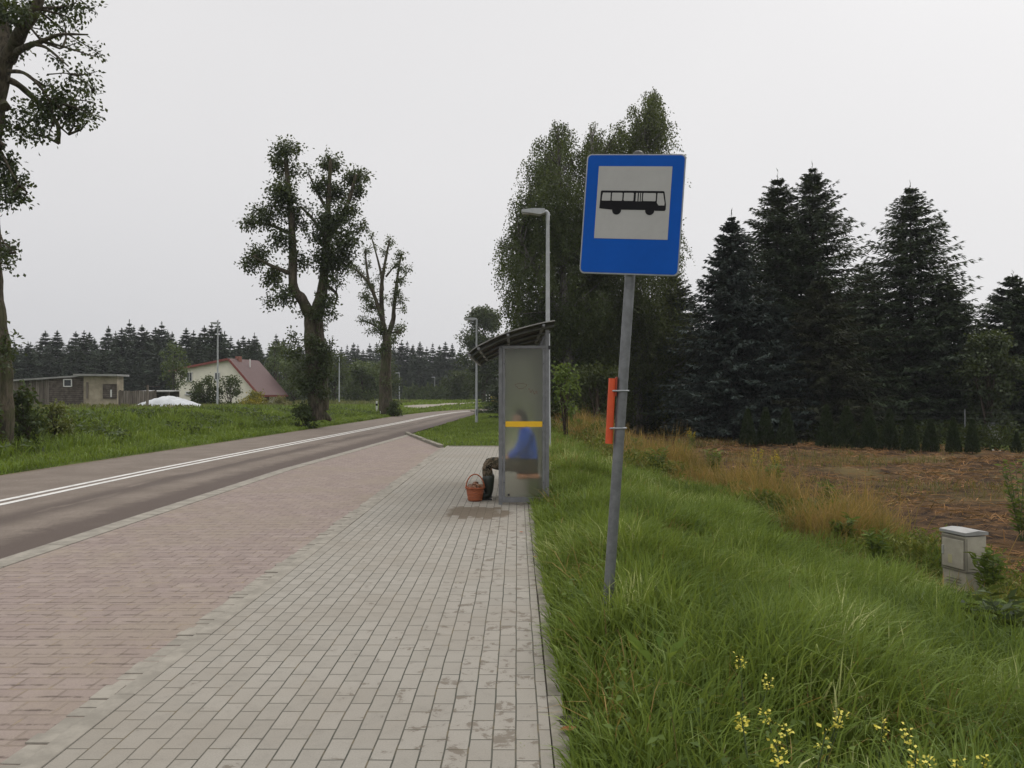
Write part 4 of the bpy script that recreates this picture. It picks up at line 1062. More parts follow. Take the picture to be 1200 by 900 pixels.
sketch_tree('lime_tree', 'old lime cut by the left picture edge with bare crooked branches overhead', S, limbs, blobs, 3600, .10, fol_lime, bark_lime, .5)

# hanging birches behind the sign (crop 2.25x from 560,100)
def birch(name, label, px, d, trunk, blobs, mat, seed, nper=620, bm_=None):
    S = Sketch(px, 500, d, 2.25, 560, 100, seed); g = S.g
    t = thing(name, label, 'tree', S.base)
    L3 = []
    for pts, w0, w1 in trunk: L3.append(([S.pt(a, b, c) for a, b, c in pts], S.r(w0), S.r(w1)))
    tw = []; C = []; D = []
    ax_pts = np.concatenate([catmull(l[0], 6) for l in L3])
    sat = []
    for x, y, r in blobs:
        for _ in range(3):
            a = g.random() * 6.28; sat.append((x + math.cos(a) * r * g.uniform(.8, 1.35), y + math.sin(a) * r * g.uniform(.8, 1.25), r * g.uniform(.25, .5)))
    for x, y, r in [(x, y, r * .92) for x, y, r in blobs] + sat:
        c = S.pt(x, y, g.normal(0, 1.3)); R_ = S.r(r); n = int(nper * R_ * R_ / 3 + 4)
        j = np.argmin(np.linalg.norm(ax_pts - c - np.array([0, 0, -1.2]), axis=1)); tw.append((ax_pts[j], c, .05))
        for _ in range(n):
            u = norm(g.normal(size=3)) * R_ * g.random() ** .45; st = c + u
            ln = g.uniform(.5, 1.7); k = int(ln / .085); s = np.linspace(0, 1, k)[:, None]
            dr = np.array([g.normal(0, .16) + u[0] / R_ * .25, g.normal(0, .16) + u[1] / R_ * .25, -1.0])
            pts = st + s * dr * ln + np.stack([.10 * np.sin(s[:, 0] * 5 + g.random() * 6), .1 * np.cos(s[:, 0] * 4), 0 * s[:, 0]], 1) + g.normal(0, .05, (k, 3))
            C.append(pts); D.append(np.tile(dr, (k, 1)) * .5 + g.normal(0, .5, (k, 3)))
            if g.random() < .10: tw.append((c, st, .016))
    limbs_mesh(L3, bark_birch, t, twigs=tw)
    C = np.concatenate(C); D = np.concatenate(D); n = len(C)
    leaves('crown', C, D, .115 * g.uniform(.7, 1.3, n), .075 * g.uniform(.7, 1.2, n), mat, t)
    return t
bl1 = [(212, 110, 22), (210, 145, 38), (180, 190, 44), (235, 190, 46), (160, 235, 46), (215, 260, 60), (125, 285, 40), (165, 320, 60), (260, 300, 60), (105, 340, 34), (85, 395, 38), (130, 400, 56), (200, 390, 66), (70, 425, 26), (75, 465, 30), (110, 480, 46), (175, 470, 66), (250, 430, 66), (95, 540, 30), (150, 550, 56), (220, 540, 66), (120, 590, 38), (185, 620, 64), (260, 620, 60), (100, 620, 24), (230, 700, 60), (150, 700, 50), (120, 760, 44), (200, 780, 60), (270, 520, 60), (280, 340, 50)]
bl1 = [(x + max(0, 210 - x) * .16, y, r) for x, y, r in bl1]
birch('birch_tree', 'drooping birch behind the shelter, the lower left one of the two birches', 652, 40, [([(246, 960, 0), (235, 700, 0), (225, 500, .2), (215, 300, 0), (212, 110, 0)], 16, 2), ([(235, 640, 0), (160, 500, -.8), (110, 400, -1)], 7, 2), ([(228, 480, 0), (280, 350, .8), (290, 280, 1)], 6, 2)], bl1, fol_birch, 31)
bl2 = [(455, 40, 22), (445, 75, 34), (480, 90, 26), (430, 115, 42), (470, 135, 40), (410, 160, 44), (375, 110, 20), (355, 150, 36), (305, 115, 18), (300, 145, 30), (330, 175, 46), (310, 220, 55), (370, 220, 60), (440, 200, 56), (485, 190, 30), (340, 300, 70), (410, 300, 70), (470, 290, 50), (320, 390, 70), (400, 400, 76), (470, 390, 56), (500, 440, 34), (330, 490, 76), (420, 500, 80), (490, 520, 46), (320, 590, 70), (400, 600, 76), (470, 610, 60), (520, 610, 36), (350, 690, 60), (440, 700, 60), (300, 760, 60), (380, 780, 70), (460, 780, 60), (520, 700, 44), (290, 430, 60), (285, 540, 60), (500, 360, 34), (475, 55, 20), (465, 25, 12), (468, 28, 18), (476, 18, 10)]
birch('birch_tree', 'taller olive tinged birch rising directly behind the bus sign', 745, 42, [([(424, 960, 0), (418, 650, 0), (412, 450, .2), (425, 250, 0), (452, 50, 0)], 15, 2), ([(415, 520, 0), (340, 380, -.8), (305, 200, -.6), (303, 130, -.5)], 8, 2), ([(414, 460, 0), (470, 330, .8), (480, 240, 1)], 6, 2)], bl2, fol_birch2, 32)

BOOST = 1.0
def bush(name, label, px, pytop, pybase, d, rpx, mat, seed, lsize=.14, per=120, cat='shrub', stems=5, round_=1.0, group=None, blobsn=14, trunkh=0.0, bmat=None):
    """crown of leaf clumps on a few stems"""
    g = np.random.default_rng(seed); p = P(px, pybase, d); z = tz(p.x, p.y); H = P(px, pytop, d).z - z; R_ = rpx / F * d
    t = thing(name, label, cat, (p.x, p.y, z), 0, group)
    B = []
    for k in range(blobsn):
        a = g.random() * 6.28; q_ = (g.random() ** .6); hh = g.uniform(trunkh + .06, 1.0)
        prof = math.sin(PI * min(1, max(.12, (hh - trunkh) / (1 - trunkh) * .78 + .14))) ** .8
        rr = R_ * q_ * prof; br = min(R_, H) * g.uniform(.26, .42) * round_
        B.append((np.array([math.cos(a) * rr, math.sin(a) * rr, min(hh * H, H - br * .8)]), br, 1.0))
    B.append((np.array([0, 0, H - R_ * .22]), R_ * .28, 1.0))
    L3 = []
    for k in range(stems):
        c, r, _ = B[k % len(B)]; s0 = np.array([g.normal(0, .05), g.normal(0, .05), -.1]); L3.append(([s0, s0 * .5 + c * .45 + np.array([0, 0, .1 * H]), c], max(.02, R_ * .045), .012))
    if trunkh: L3.insert(0, ([np.array([0, 0, -.3]), np.array([0, 0, H * .5]), np.array([0, 0, H * .93])], max(.05, R_ * .09), .02))
    tw = [(np.array([0, 0, max(.1, c[2] * .55)]), c, .014) for c, r, _ in B]
    limbs_mesh(L3, bmat or bark_dark, t, 'stem' if not trunkh else 'trunk', 6, tw)
    C, D = blob_leaves(B, per * (9 if cat == 'shrub' and lsize > .13 else 6), lsize * .85, g); n = len(C); C[:, 2] = np.maximum(C[:, 2], .03)
    leaves('foliage' if not trunkh else 'crown', C, D, lsize * g.uniform(.7, 1.3, n), lsize * .7 * g.uniform(.7, 1.2, n), mat, t)
    return t
bush('roadside_tree', 'round dense dark tree behind the lawn lamp, left of the shelter', 566, 362, 482, 106, 27, fol_dark, 51, .30, 46, 'tree', 6, trunkh=.06, blobsn=64)
bush('roadside_tree', 'dark tree crown half hidden behind the shelter roof', 600, 402, 482, 109, 24, fol_dark, 52, .30, 46, 'tree', 6, trunkh=.06, blobsn=48)
bush('young_birch', 'slender young tree in front of the left end of the cream house', 203, 402, 472, 72, 15, fol_shrub, 53, .2, 42, 'tree', 3, trunkh=.28, blobsn=24, bmat=bark_birch)
bush('leafy_tree', 'pale green leafy tree right of the red-roofed house', 322, 402, 478, 98, 20, fol_shrub, 54, .28, 40, 'tree', 4, trunkh=.05, blobsn=26)
bush('leafy_tree', 'rounded green tree between the house and the big lime', 344, 418, 478, 92, 17, fol_shrub, 55, .28, 40, 'tree', 4, trunkh=.05, blobsn=22)
bush('leafy_tree', 'green tree standing just right of the big lime trunk', 392, 416, 478, 105, 20, fol_dark, 56, .3, 40, 'tree', 4, trunkh=.05, blobsn=24)
bush('leafy_tree', 'broad green shrubby tree left of the half-bare lime', 424, 426, 478, 98, 26, fol_shrub, 57, .28, 40, 'tree', 4, trunkh=.03, blobsn=30)
bush('leafy_tree', 'dark shrubby tree behind the trunk of the half-bare lime', 450, 424, 480, 108, 20, fol_dark, 58, .3, 40, 'tree', 4, trunkh=.03, blobsn=22)
bush('leafy_tree', 'low leafy tree before the far spruces above the young hedge', 540, 436, 474, 120, 22, fol_dark, 59, .32, 36, 'tree', 4, trunkh=.03, blobsn=22)
bush('leafy_tree', 'mid green leafy tree among spruces near the right picture edge', 1158, 392, 512, 36, 36, foliage('muted_leaves', (.02, .032, .012), (.05, .07, .022), (.075, .095, .03), .2), 60, .16, 130, 'tree', 5, trunkh=.1, blobsn=40)
bush('leafy_tree', 'small leafy tree under the birches at the left end of the field', 700, 430, 500, 36, 40, fol_birch2, 61, .14, 110, 'tree', 5, trunkh=.1, blobsn=24)
bush('elder_shrub', 'fresh green shrub bough showing at the right side of the shelter', 662, 428, 505, 26, 20, fol_bright, 62, .13, 160, 'shrub', 4, trunkh=.3, blobsn=9)
bush('lilac_shrub', 'dark leafy shrub at the foot of the old lime at the left edge', 30, 456, 535, 20.0, 25, fol_dark, 63, .12, 260, 'shrub', 6, blobsn=16)
bush('lilac_shrub', 'small dark shrub left of the old lime trunk', -14, 470, 540, 18.5, 24, fol_dark, 64, .12, 260, 'shrub', 6, blobsn=12)
bush('yellow_shrub', 'yellowish green weedy shrub on the bank right of the dark shrub', 66, 476, 512, 21.5, 18, foliage('yellow_green_leaves', (.06, .075, .016), (.14, .15, .03), (.2, .19, .04), .25), 65, .10, 240, 'shrub', 5, blobsn=12)
bush('lilac_shrub', 'dark low shrub hugging the foot of the big forked lime', 356, 476, 492, 35.4, 13, fol_dark, 66, .14, 220, 'shrub', 5, blobsn=12)
bush('lilac_shrub', 'small shrub at the foot of the half-bare lime', 461, 471, 483, 54, 8, fol_dark, 67, .15, 160, 'shrub', 4, blobsn=9)
bush('thuja_shrub', 'three tipped evergreen shrub before the cream house wall, left of the lamp', 243, 441, 474, 68, 19, fol_dark, 68, .17, 90, 'shrub', 5, blobsn=28, round_=.7)
bush('thuja_shrub', 'single pointed evergreen shrub before the house, right of the lamp', 269, 441, 474, 68, 15, fol_dark, 69, .17, 90, 'shrub', 5, blobsn=22, round_=.7)
bush('goldenrod_shrub', 'yellow flowering goldenrod clump at the right corner of the house', 298, 459, 475, 64, 19, fol_gold, 70, .14, 110, 'shrub', 6, blobsn=18)
bush('goldenrod_shrub', 'pale straw coloured weeds just right of the goldenrod clump', 328, 466, 478, 58, 14, foliage('straw_weeds', (.10, .095, .035), (.22, .19, .07), None, .2), 71, .13, 90, 'shrub', 6, blobsn=12)
# hedge
hg = thing('hedge', 'row of young dark hedge conifers at the far bend of the road', 'hedge', (0, 0, 0))
Cc = []; g = np.random.default_rng(77)
for px in np.arange(474, 552, 1.6):
    p = P(px, 476, 135); z = tz(p.x, p.y); n = 90; hh = 2.2 + g.normal(0, .25)
    zz = g.random(n); rr = .55 * (1 - zz ** 1.6) + .05; an = g.random(n) * 6.28
    Cc.append(np.stack([p.x + rr * np.cos(an), p.y + rr * np.sin(an), z + zz * hh], 1))
Cc = np.concatenate(Cc); Dd = g.normal(0, .4, Cc.shape) + np.array([0, 0, 1.0])
leaves('hedge_foliage', Cc, Dd, .42, .2, fol_shrub, hg)

# thuja row by the field fence
fol_thuja = foliage('thuja_sprays', (.014, .025, .011), (.034, .054, .020), (.05, .07, .03), .1, .6, .2, 2)
tsrc = None
names_ = 'first second third fourth fifth sixth seventh eighth ninth tenth eleventh twelfth'.split()
thu = [(876, 466, 521), (897, 470, 521), (921, 470, 522), (968, 473, 523), (992, 470, 524), (1018, 472, 525), (1042, 476, 526), (1066, 480, 528), (1090, 482, 528), (1117, 484, 530), (1139, 486, 531), (1191, 502, 530)]
for i, (px, pt, pb) in enumerate(thu):
    d = 2.08 * F / (pb - HZ); d *= 1.0; p = P(px, pb, d); z = tz(p.x, p.y); h = (P(px, pt, d).z - z) * random.uniform(.74, .98)
    lab = f'young cone shaped thuja, {names_[i]} from the left in the row along the field fence'
    if tsrc is None:
        t = thing('thuja', lab, 'shrub', (p.x, p.y, z), 0, 'young thujas along the field fence'); g = np.random.default_rng(90)
        n = 3200; zz = g.random(n) ** .85; rr = (.34 * (1 - zz) ** .8 + .03) * (0.55 + .45 * g.random(n) ** .4); an = g.random(n) * 6.28
        C = np.stack([rr * np.cos(an), rr * np.sin(an), .06 + zz * h * .94], 1); D = np.stack([np.cos(an) * .5, np.sin(an) * .5, np.ones(n)], 1) + g.normal(0, .25, (n, 3))
        MB().tube([(0, 0, -.1), (0, 0, h * .8)], [.03, .008], 6).build('stem', bark_dark, t)
        leaves('foliage', C, D, .13 * g.uniform(.7, 1.3, n), .055, fol_thuja, t); tsrc = (t, h)
    else:
        s = h / tsrc[1]; copy_tree(tsrc[0], lab, (p.x, p.y, z), i * 1.3, (s * random.uniform(.85, 1.15),) * 2 + (s,))

# wire fence behind the thujas
wf = thing('wire_fence', 'thin wire mesh fence on slim metal posts behind the thuja row', 'fence', (0, 0, 0))
fpts = []
for (a, b) in zip(FEN[1:-1], FEN[2:]):
    a = Vector((a[0], a[1] + .9, 0)); b = Vector((b[0], b[1] + .9, 0)); n = max(1, round((b - a).length / 2.6))
    fpts += [a.lerp(b, k / n) for k in range(n)]
for p in fpts: p.z = tz(p.x, p.y)
fm = simple('green_grey_wire', (.05, .06, .055), .6, .2)
for p in fpts: MB().tube([p + Vector((0, 0, -.2)), p + Vector((0, 0, 1.45))], .025, 6).build('fence_post', galv, wf)
mb = MB()
for k in range(6):
    mb.tube([p + Vector((0, 0, .14 + .24 * k)) for p in fpts], .003, 4, cap=False)
for a, b in zip(fpts[:-1], fpts[1:]):
    for k in range(1, 9): q_ = a.lerp(b, k / 9); mb.tube([q_ + Vector((0, 0, .1)), q_ + Vector((0, 0, 1.34))], .0018, 3, cap=False)
mb.build('wire_mesh', fm, wf, fix=False)
# small white outbuilding and grey box glimpsed behind the spruces
p = P(968, 505, 47); z = tz(p.x, p.y)
gs = thing('white_shed', 'small white outbuilding glimpsed between trunks behind the spruces', 'shed', (p.x, p.y, z))
MB().box((0, 1.2, 1.0), (2.9, 2.4, 2.2)).build('shed_wall', white_paint, gs); MB().box((0, 1.2, 2.18), (3.3, 2.8, .12), rx=.08).build('shed_roof', roof_m, gs); MB().box((-.5, -.015, .9), (.8, .03, 1.7)).build('shed_door', frame_m, gs)
p = P(1166, 515, 35.5); z = tz(p.x, p.y)
gb = thing('utility_box', 'small pale grey box standing behind the fence near the right edge', 'utility box', (p.x, p.y, z))
MB().box((0, 0, .42), (.5, .35, .84), bev=.02).build('box_body', simple('pale_grey_box', (.42, .43, .42), .6), gb); MB().box((0, 0, .87), (.56, .41, .06), bev=.01).build('box_lid', galv, gb)

# ------------------------------------------------------------------ house, shed, tarpaulin
HD = 85.0
def HP(px, py): v = P(px, py, HD); return v
hb = -0.3
cream = simple('cream_render', (.80, .77, .66), .9, 0, .1, 1.2, .2, .1)
roofred = None
m, nt, out = new_mat('red_brown_roof_sheet'); co = objco(nt); wv = nt.nodes.new('ShaderNodeTexWave'); wv.bands_direction = 'Y'; wv.inputs['Scale'].default_value = 1.4; nt.links.new(co, wv.inputs[0])
n1 = noise_tex(nt, co, 1.5, 4); c = mix_col(nt, n1, (.078, .044, .043), (.108, .058, .055)); principled(nt, out, c, .75, 0, wv.outputs[1], .5, .04); roofred = m
trim_m = simple('red_trim', (.22, .045, .035), .5, 0, .2, 3)
wx0, wx1, xr = HP(194, 460).x, HP(300, 460).x, HP(266, 460).x
zl_, zr_, zk = HP(196, 433).z, HP(300, 457).z, HP(266, 420.5).z
house = thing('house', 'cream gabled house with a red-brown lopsided roof beyond the grass bank', 'house', (wx1, HD, 0), math.radians(-11.5))
W0 = (wx0 - wx1) * 1.0; XK = (xr - wx1); DEP = 5.6
mb = MB(); mb.prism([(W0, hb), (0, hb), (0, zr_), (XK, zk - .1), (W0, zl_ - .1)], (1, 0, 0), (0, 0, 1), (0, 0, 0), (0, DEP, 0)); wl = mb.build('wall', cream, house)
def slab(x0, z0, x1, z1, th_, y0, y1):
    d = Vector((x1 - x0, 0, z1 - z0)).normalized(); n_ = Vector((-d.z, 0, d.x)); n_ = n_ if n_.z > 0 else -n_
    a = Vector((x0, 0, z0)); b = Vector((x1, 0, z1))
    return [(a.x, a.z), (b.x, b.z), (b.x + n_.x * th_, b.z + n_.z * th_), (a.x + n_.x * th_, a.z + n_.z * th_)]
mb = MB()
kx = .55; sl = (zk - zr_) / (XK - 0)
mb.prism(slab(XK, zk - .02, kx, zr_ + sl * kx - .02, .12, 0, 0), (1, 0, 0), (0, 0, 1), (0, -.35, 0), (0, DEP + .7, 0))
sl2 = (zl_ - zk) / (W0 - XK)
mb.prism(slab(XK - .003, zk - .02, W0 - .5, zl_ - .5 * sl2 - .02, .12, 0, 0), (1, 0, 0), (0, 0, 1), (0, -.35, 0), (0, DEP + .7, 0))
rf = mb.build('roof', roofred, house)
mb = MB()
mb.prism(slab(XK, zk - .14, kx + .02, zr_ + sl * kx - .14, .24, 0, 0), (1, 0, 0), (0, 0, 1), (0, -.39, 0), (0, .035, 0)); mb.prism(slab(XK - .003, zk - .14, W0 - .52, zl_ - .52 * sl2 - .14, .24, 0, 0), (1, 0, 0), (0, 0, 1), (0, -.39, 0), (0, .035, 0))
mb.box((kx + .06, DEP / 2, zr_ + sl * kx - .06), (.12, DEP + .7, .12)); mb.build('bargeboard', trim_m, rf)
ch = MB().box((XK + .15, 1.5, zk + .05), (.5, .5, .6), bev=.02).build('chimney', simple('chimney_brick', (.26, .10, .07), .9, 0, .3, 6), rf)
MB().tube([(XK + 1.0, 2.4, zk - .8), (XK + 1.0, 2.4, zk + .1)], .07, 8).build('vent_pipe', white_paint, rf)
wdark = simple('dark_window_glass', (.025, .03, .035), .15, 0, .2, 2)
def window(px0, py0, px1, py1):
    a = HP(px0, py0); b = HP(px1, py1); ca = math.cos(math.radians(11.5))
    x0, x1 = (a.x - wx1) / 1.0, (b.x - wx1) / 1.0; zc, hh = (a.z + b.z) / 2, a.z - b.z; xc = (x0 + x1) / 2; w = x1 - x0
    mb = MB()
    mb.box((xc, -.03, zc + hh / 2), (w + .12, .08, .08)); mb.box((xc, -.03, zc - hh / 2), (w + .12, .08, .08))
    for s in (-1, 1): mb.box((xc + s * w / 2, -.03, zc), (.07, .08, hh - .08))
    mb.box((xc, -.026, zc), (.05, .06, hh - .08))
    f = mb.build('window', white_paint, house)
    MB().box((xc, -.01, zc), (w - .07, .03, hh - .08)).build('window_pane', wdark, f)
    MB().box((xc, -.07, zc - hh / 2 - .06), (w + .25, .16, .05)).build('window_sill', galv_lt, f)
window(247, 436.5, 253.5, 445); window(209.5, 436, 217, 446.5); window(209, 459, 216.5, 462)
MB().box((.02, 2.3, .65), (.06, .95, 1.9)).build('door', simple('brown_door', (.15, .09, .05), .6), house)

# weathered shed
m, nt, out = new_mat('weathered_boards'); co = objco(nt)
mp = nt.nodes.new('ShaderNodeMapping'); mp.inputs['Scale'].default_value = (1, 1, .08); nt.links.new(co, mp.inputs[0])
n1 = noise_tex(nt, mp.outputs[0], 5, 5, .7); wv = nt.nodes.new('ShaderNodeTexWave'); wv.bands_direction = 'X'; wv.inputs['Scale'].default_value = 2.2; wv.inputs['Distortion'].default_value = .4; nt.links.new(co, wv.inputs[0])
c = mix_col(nt, maprange(nt, n1, .35, .65), (.085, .072, .06), (.22, .195, .165)); c = mix_col(nt, mathn(nt, 'MULTIPLY', maprange(nt, wv.outputs[1], .12, .0), .7), c, (.03, .025, .02)); principled(nt, out, c, .9, 0, wv.outputs[1], .4, .02, .1); boards = m
boards_dark = None
m, nt, out = new_mat('dark_boards'); co = objco(nt)
wv = nt.nodes.new('ShaderNodeTexWave'); wv.bands_direction = 'Z'; wv.inputs['Scale'].default_value = 2.0; wv.inputs['Distortion'].default_value = .5; nt.links.new(co, wv.inputs[0]); n1 = noise_tex(nt, co, 3, 5, .7)
c = mix_col(nt, maprange(nt, n1, .35, .65), (.06, .05, .042), (.13, .112, .095)); c = mix_col(nt, mathn(nt, 'MULTIPLY', maprange(nt, wv.outputs[1], .15, .0), .7), c, (.02, .018, .015)); principled(nt, out, c, .9, 0, wv.outputs[1], .4, .02, .1); boards_dark = m
plaster = simple('stained_plaster', (.42, .37, .275), .9, 0, .45, .9, .3, .1)
SD = 60.0; k_ = SD / F
shp = P(100, 467, SD); zb = tz(shp.x, shp.y) - .1
shed = thing('wooden_shed', 'long low weathered shed of grey boards and beige plaster behind the bank', 'shed', (shp.x, shp.y, zb))
def sxp(px): return (px - 100) * k_
def szp(py): return EYE + (HZ - py) * k_ - zb
def wallbox(name, p0, p1, pt0, pt1, mat, yo=0.0, dep=4.5):
    return MB().prism([(sxp(p0), 0), (sxp(p1), 0), (sxp(p1), szp(pt1)), (sxp(p0), szp(pt0))], (1, 0, 0), (0, 0, 1), (0, yo, 0), (0, dep, 0)).build(name, mat, shed)
wallbox('board_wall', -30, 57, 450, 442.5, boards, .25)
wallbox('dark_wall', 57, 100, 442.5, 441.5, boards_dark, 0.0)
wallbox('plaster_wall', 100, 139, 441.0, 441.0, plaster, -.25, 1.0)
rm_ = simple('pale_roofing_felt', (.30, .30, .29), .8, 0, .3, 1.5)
def roofslab(p0, z0, p1, z1, yo, dep, th_=.12): 
    return MB().prism([(sxp(p0), szp(z0)), (sxp(p1), szp(z1)), (sxp(p1), szp(z1) + th_), (sxp(p0), szp(z0) + th_)], (1, 0, 0), (0, 0, 1), (0, yo, 0), (0, dep, 0)).build('shed_roof', rm_, shed)
roofslab(-33, 450, 99, 441.3, -.15, 5.0); roofslab(91.5, 440.5, 142.5, 441.0, -.7, 1.9, .14)
fr = MB()
for s in (-1, 1): fr.box((sxp(79.5) + s * .29, -.02, szp(448.7)), (.07, .06, .56))
fr.box((sxp(79.5), -.02, szp(448.7) + .26), (.5, .06, .07)); fr.box((sxp(79.5), -.02, szp(448.7) - .26), (.5, .06, .07))
fr = fr.build('window', white_paint, shed); MB().box((sxp(79.5), 0, szp(448.7)), (.5, .03, .46)).build('window_pane', wdark, fr)
MB().box((sxp(131), -.28, szp(458.5)), (16 * k_, .08, 17 * k_)).build('shed_door', boards_dark, shed)
MB().box((sxp(104.5), -.28, szp(457.5)), (.14, .06, 19 * k_)).build('wall_post', boards, shed)
MB().box((sxp(133), -.36, szp(461)), (.10, .05, .55)).build('white_plank', white_paint, shed)
# board fence and lean-to right of the shed
fp = P(158, 467, 59); zf = tz(fp.x, fp.y) - .1
fence = thing('board_fence', 'low grey board fence joining the right side of the shed', 'fence', (fp.x, fp.y, zf))
g = np.random.default_rng(5); mb = MB()
for k in range(22): mb.box((-1.15 + k * .125, g.normal(0, .008), .72 + g.normal(0, .02)), (.115, .025, 1.5))
mb.build('board_panel', boards, fence)
for x in (-1.1, .2, 1.5): MB().box((x, .07, .75), (.1, .1, 1.55)).build('fence_post', boards_dark, fence)
lp = P(180, 467, 61); zt = tz(lp.x, lp.y)
lt_ = thing('lean_to', 'dark open lean-to with a thin flat roof between the fence and the white cover', 'shed', (lp.x, lp.y, zt))
MB().box((0, 0.8, 1.42), (2.6, 2.0, .07), rx=.04).build('shed_roof', rm_, lt_)
for x in (-1.2, 1.2): MB().box((x, -.1, .7), (.09, .09, 1.42)).build('roof_post', boards_dark, lt_)
MB().box((0, 1.7, .7), (2.5, .08, 1.4)).build('back_wall', boards_dark, lt_)
pp = P(172.5, 475, 50); zt = tz(pp.x, pp.y)
t = thing('wooden_post', 'old grey wooden post standing alone in front of the lean-to', 'post', (pp.x, pp.y, zt)); MB().tube([(0, 0, -.2), (.02, 0, 1.05), (.02, 0, P(172, 451, 50).z - zt)], [.09, .085, .075], 8).build('post_shaft', boards, t)
MB().box((.3, 0, P(172, 453, 50).z - zt), (1.0, .03, .03)).build('cross_wire_bar', boards_dark, t)
# white tarpaulin heap
tpn = P(198, 470, 56); zt = tz(tpn.x, tpn.y)
m_t = simple('white_tarpaulin', (.48, .50, .52), .5, 0, .2, 2, .1)
tx = np.linspace(-1, 1, 48); tyv = np.linspace(-1, 1, 30); vs = []; fs = []
for j, b in enumerate(tyv):
    for i, a in enumerate(tx):
        hgt = max(0, 1 - abs(a) ** 1.25) ** .85 * max(0, 1 - abs(b) ** 2.5) ** .6
        vs.append((a * 2.7, b * 1.8, hgt * (P(195, 464, 56).z - zt) + .03 * math.sin(a * 40) * hgt + .03 * mnoise.noise(Vector((a * 5, b * 4, 2)))))
for j in range(29):
    for i in range(47): fs.append((j * 48 + i, j * 48 + i + 1, (j + 1) * 48 + i + 1, (j + 1) * 48 + i))
o = MB().add(vs, fs, True).build('tarpaulin', m_t, None, (tpn.x, tpn.y, zt)); tag(o, 'white ribbed tarpaulin heap beside the cream house', 'tarpaulin')

# far small roadside things
for i, (px, pt, pb, lab) in enumerate(((441.5, 470, 480, 'white and black delineator post left of the half-bare lime trunk'), (446.5, 469.5, 480, 'white and black delineator post touching the half-bare lime trunk'))):
    p = P(px, pb, 57); z = tz(p.x, p.y); h = P(px, pt, 57).z - z
    t = thing('delineator_post', lab, 'marker post', (p.x, p.y, z), 0, 'delineator posts by the half-bare lime')
    MB().box((0, 0, h / 2), (.12, .10, h), bev=.02).build('post_shaft', white_paint, t); MB().box((0, -.002, h * .72), (.125, .105, h * .18)).build('black_band', black, t)
p = P(581, 471, 96); z = tz(p.x, p.y)
t = thing('grit_bin', 'yellow roadside box far off beyond the bend, left of the shelter', 'bin', (p.x, p.y, z + .1))
yel = simple('yellow_plastic', (.60, .46, .02), .5, 0, .15, 2)
MB().prism([(-.5, 0), (.5, 0), (.56, .5), (-.56, .5)], (1, 0, 0), (0, 0, 1), (0, -.3, 0), (0, .6, 0)).build('bin_body', yel, t); MB().box((0, 0, .56), (1.2, .68, .12), rx=.12, bev=.03).build('bin_lid', yel, t)
for px, lab in ((570, 'left one of two tiny white posts beyond the bend beside the yellow box'), (573.5, 'right one of two tiny white posts beyond the bend beside the yellow box')):
    p = P(px, 473, 95); z = tz(p.x, p.y); t = thing('delineator_post', lab, 'marker post', (p.x, p.y, z)); MB().box((0, 0, .5), (.14, .1, 1.0), bev=.02).build('post_shaft', white_paint, t); MB().box((0, -.002, .75), (.145, .105, .18)).build('black_band', black, t)

# ------------------------------------------------------------------ grasses
fol_grass = foliage('lush_grass', (.058, .096, .014), (.188, .258, .052), (.52, .53, .24), .38, .5, .12, 1.1)
fol_bank = foliage('bank_grass', (.066, .112, .010), (.180, .255, .032), (.32, .33, .12), .34, .5, .3, .8)
fol_dry = foliage('dry_grass', (.10, .078, .024), (.34, .20, .065), (.56, .39, .17), .35, .6, .2, 1.0)
fol_litter = foliage('straw_litter', (.085, .045, .02), (.36, .195, .085), (.60, .44, .25), .1, .8, .1, 1.5)
def scatter(n, x0, x1, y0, y1, g): return g.uniform(x0, x1, n), g.uniform(y0, y1, n)
g = np.random.default_rng(123)
bx_, by_, hh_, ww_, rr_, az_, ln_ = [], [], [], [], [], [], []
def zone(n, y0, y1, h, w, xr_=None):
    y = g.uniform(y0, y1, n); xm = np.interp(y, [0, 7, 13, 21, 30, 45], [5.6, 5.4, 4.6, 3.9, 3.5, 3.2]); x = .215 + SH * y + (xm - .2) * g.random(n)
    # keep only where the camera side could see or near it
    clump = .5 + .5 * fnoise(x, y, 3.3, 31); big = .5 + .5 * fnoise(x, y, .9, 33)
    tuft = .5 + .5 * fnoise(x, y, 9.0, 39)
    keep = g.random(n) < (.16 + 1.05 * clump ** 1.3) * (.45 + .8 * tuft)
    x, y, clump, big = x[keep], y[keep], clump[keep], big[keep]
    edge = sstep(.0, .7, x - .2 - SH * y)
    hgt = h * (.42 + .58 * edge) * (1 - .62 * sstep(3.3, 4.1, x) * sstep(9.5, 8.0, y) * sstep(5.2, 6.4, y)) * (.40 + .80 * clump + .40 * big) * g.uniform(.55, 1.25, len(x))
    bx_.append(x); by_.append(y); hh_.append(hgt); ww_.append(w * g.uniform(.6, 1.4, len(x))); rr_.append(np.clip(g.normal(.42, .27, len(x)) + .25 * (clump - .5) + .25 * fnoise(x, y, 1.7, 37), 0, 1))
    a = g.normal(-.35, 1.55, len(x)) + 1.6 * fnoise(x, y, .8, 35); edge_l = x < .45 + SH * y; a = np.where(edge_l & (g.random(len(x)) < .6), PI + g.normal(0, .7, len(x)), a)
    az_.append(a); ln_.append(np.clip(g.normal(.55, .25, len(x)), .08, 1.15))
zone(72000, 1.2, 4.6, .43, .0085); zone(95000, 4.6, 8, .48, .0100); zone(88000, 8, 14, .42, .0125); zone(45000, 14, 26, .30, .017); zone(26000, 26, 48, .32, .03)
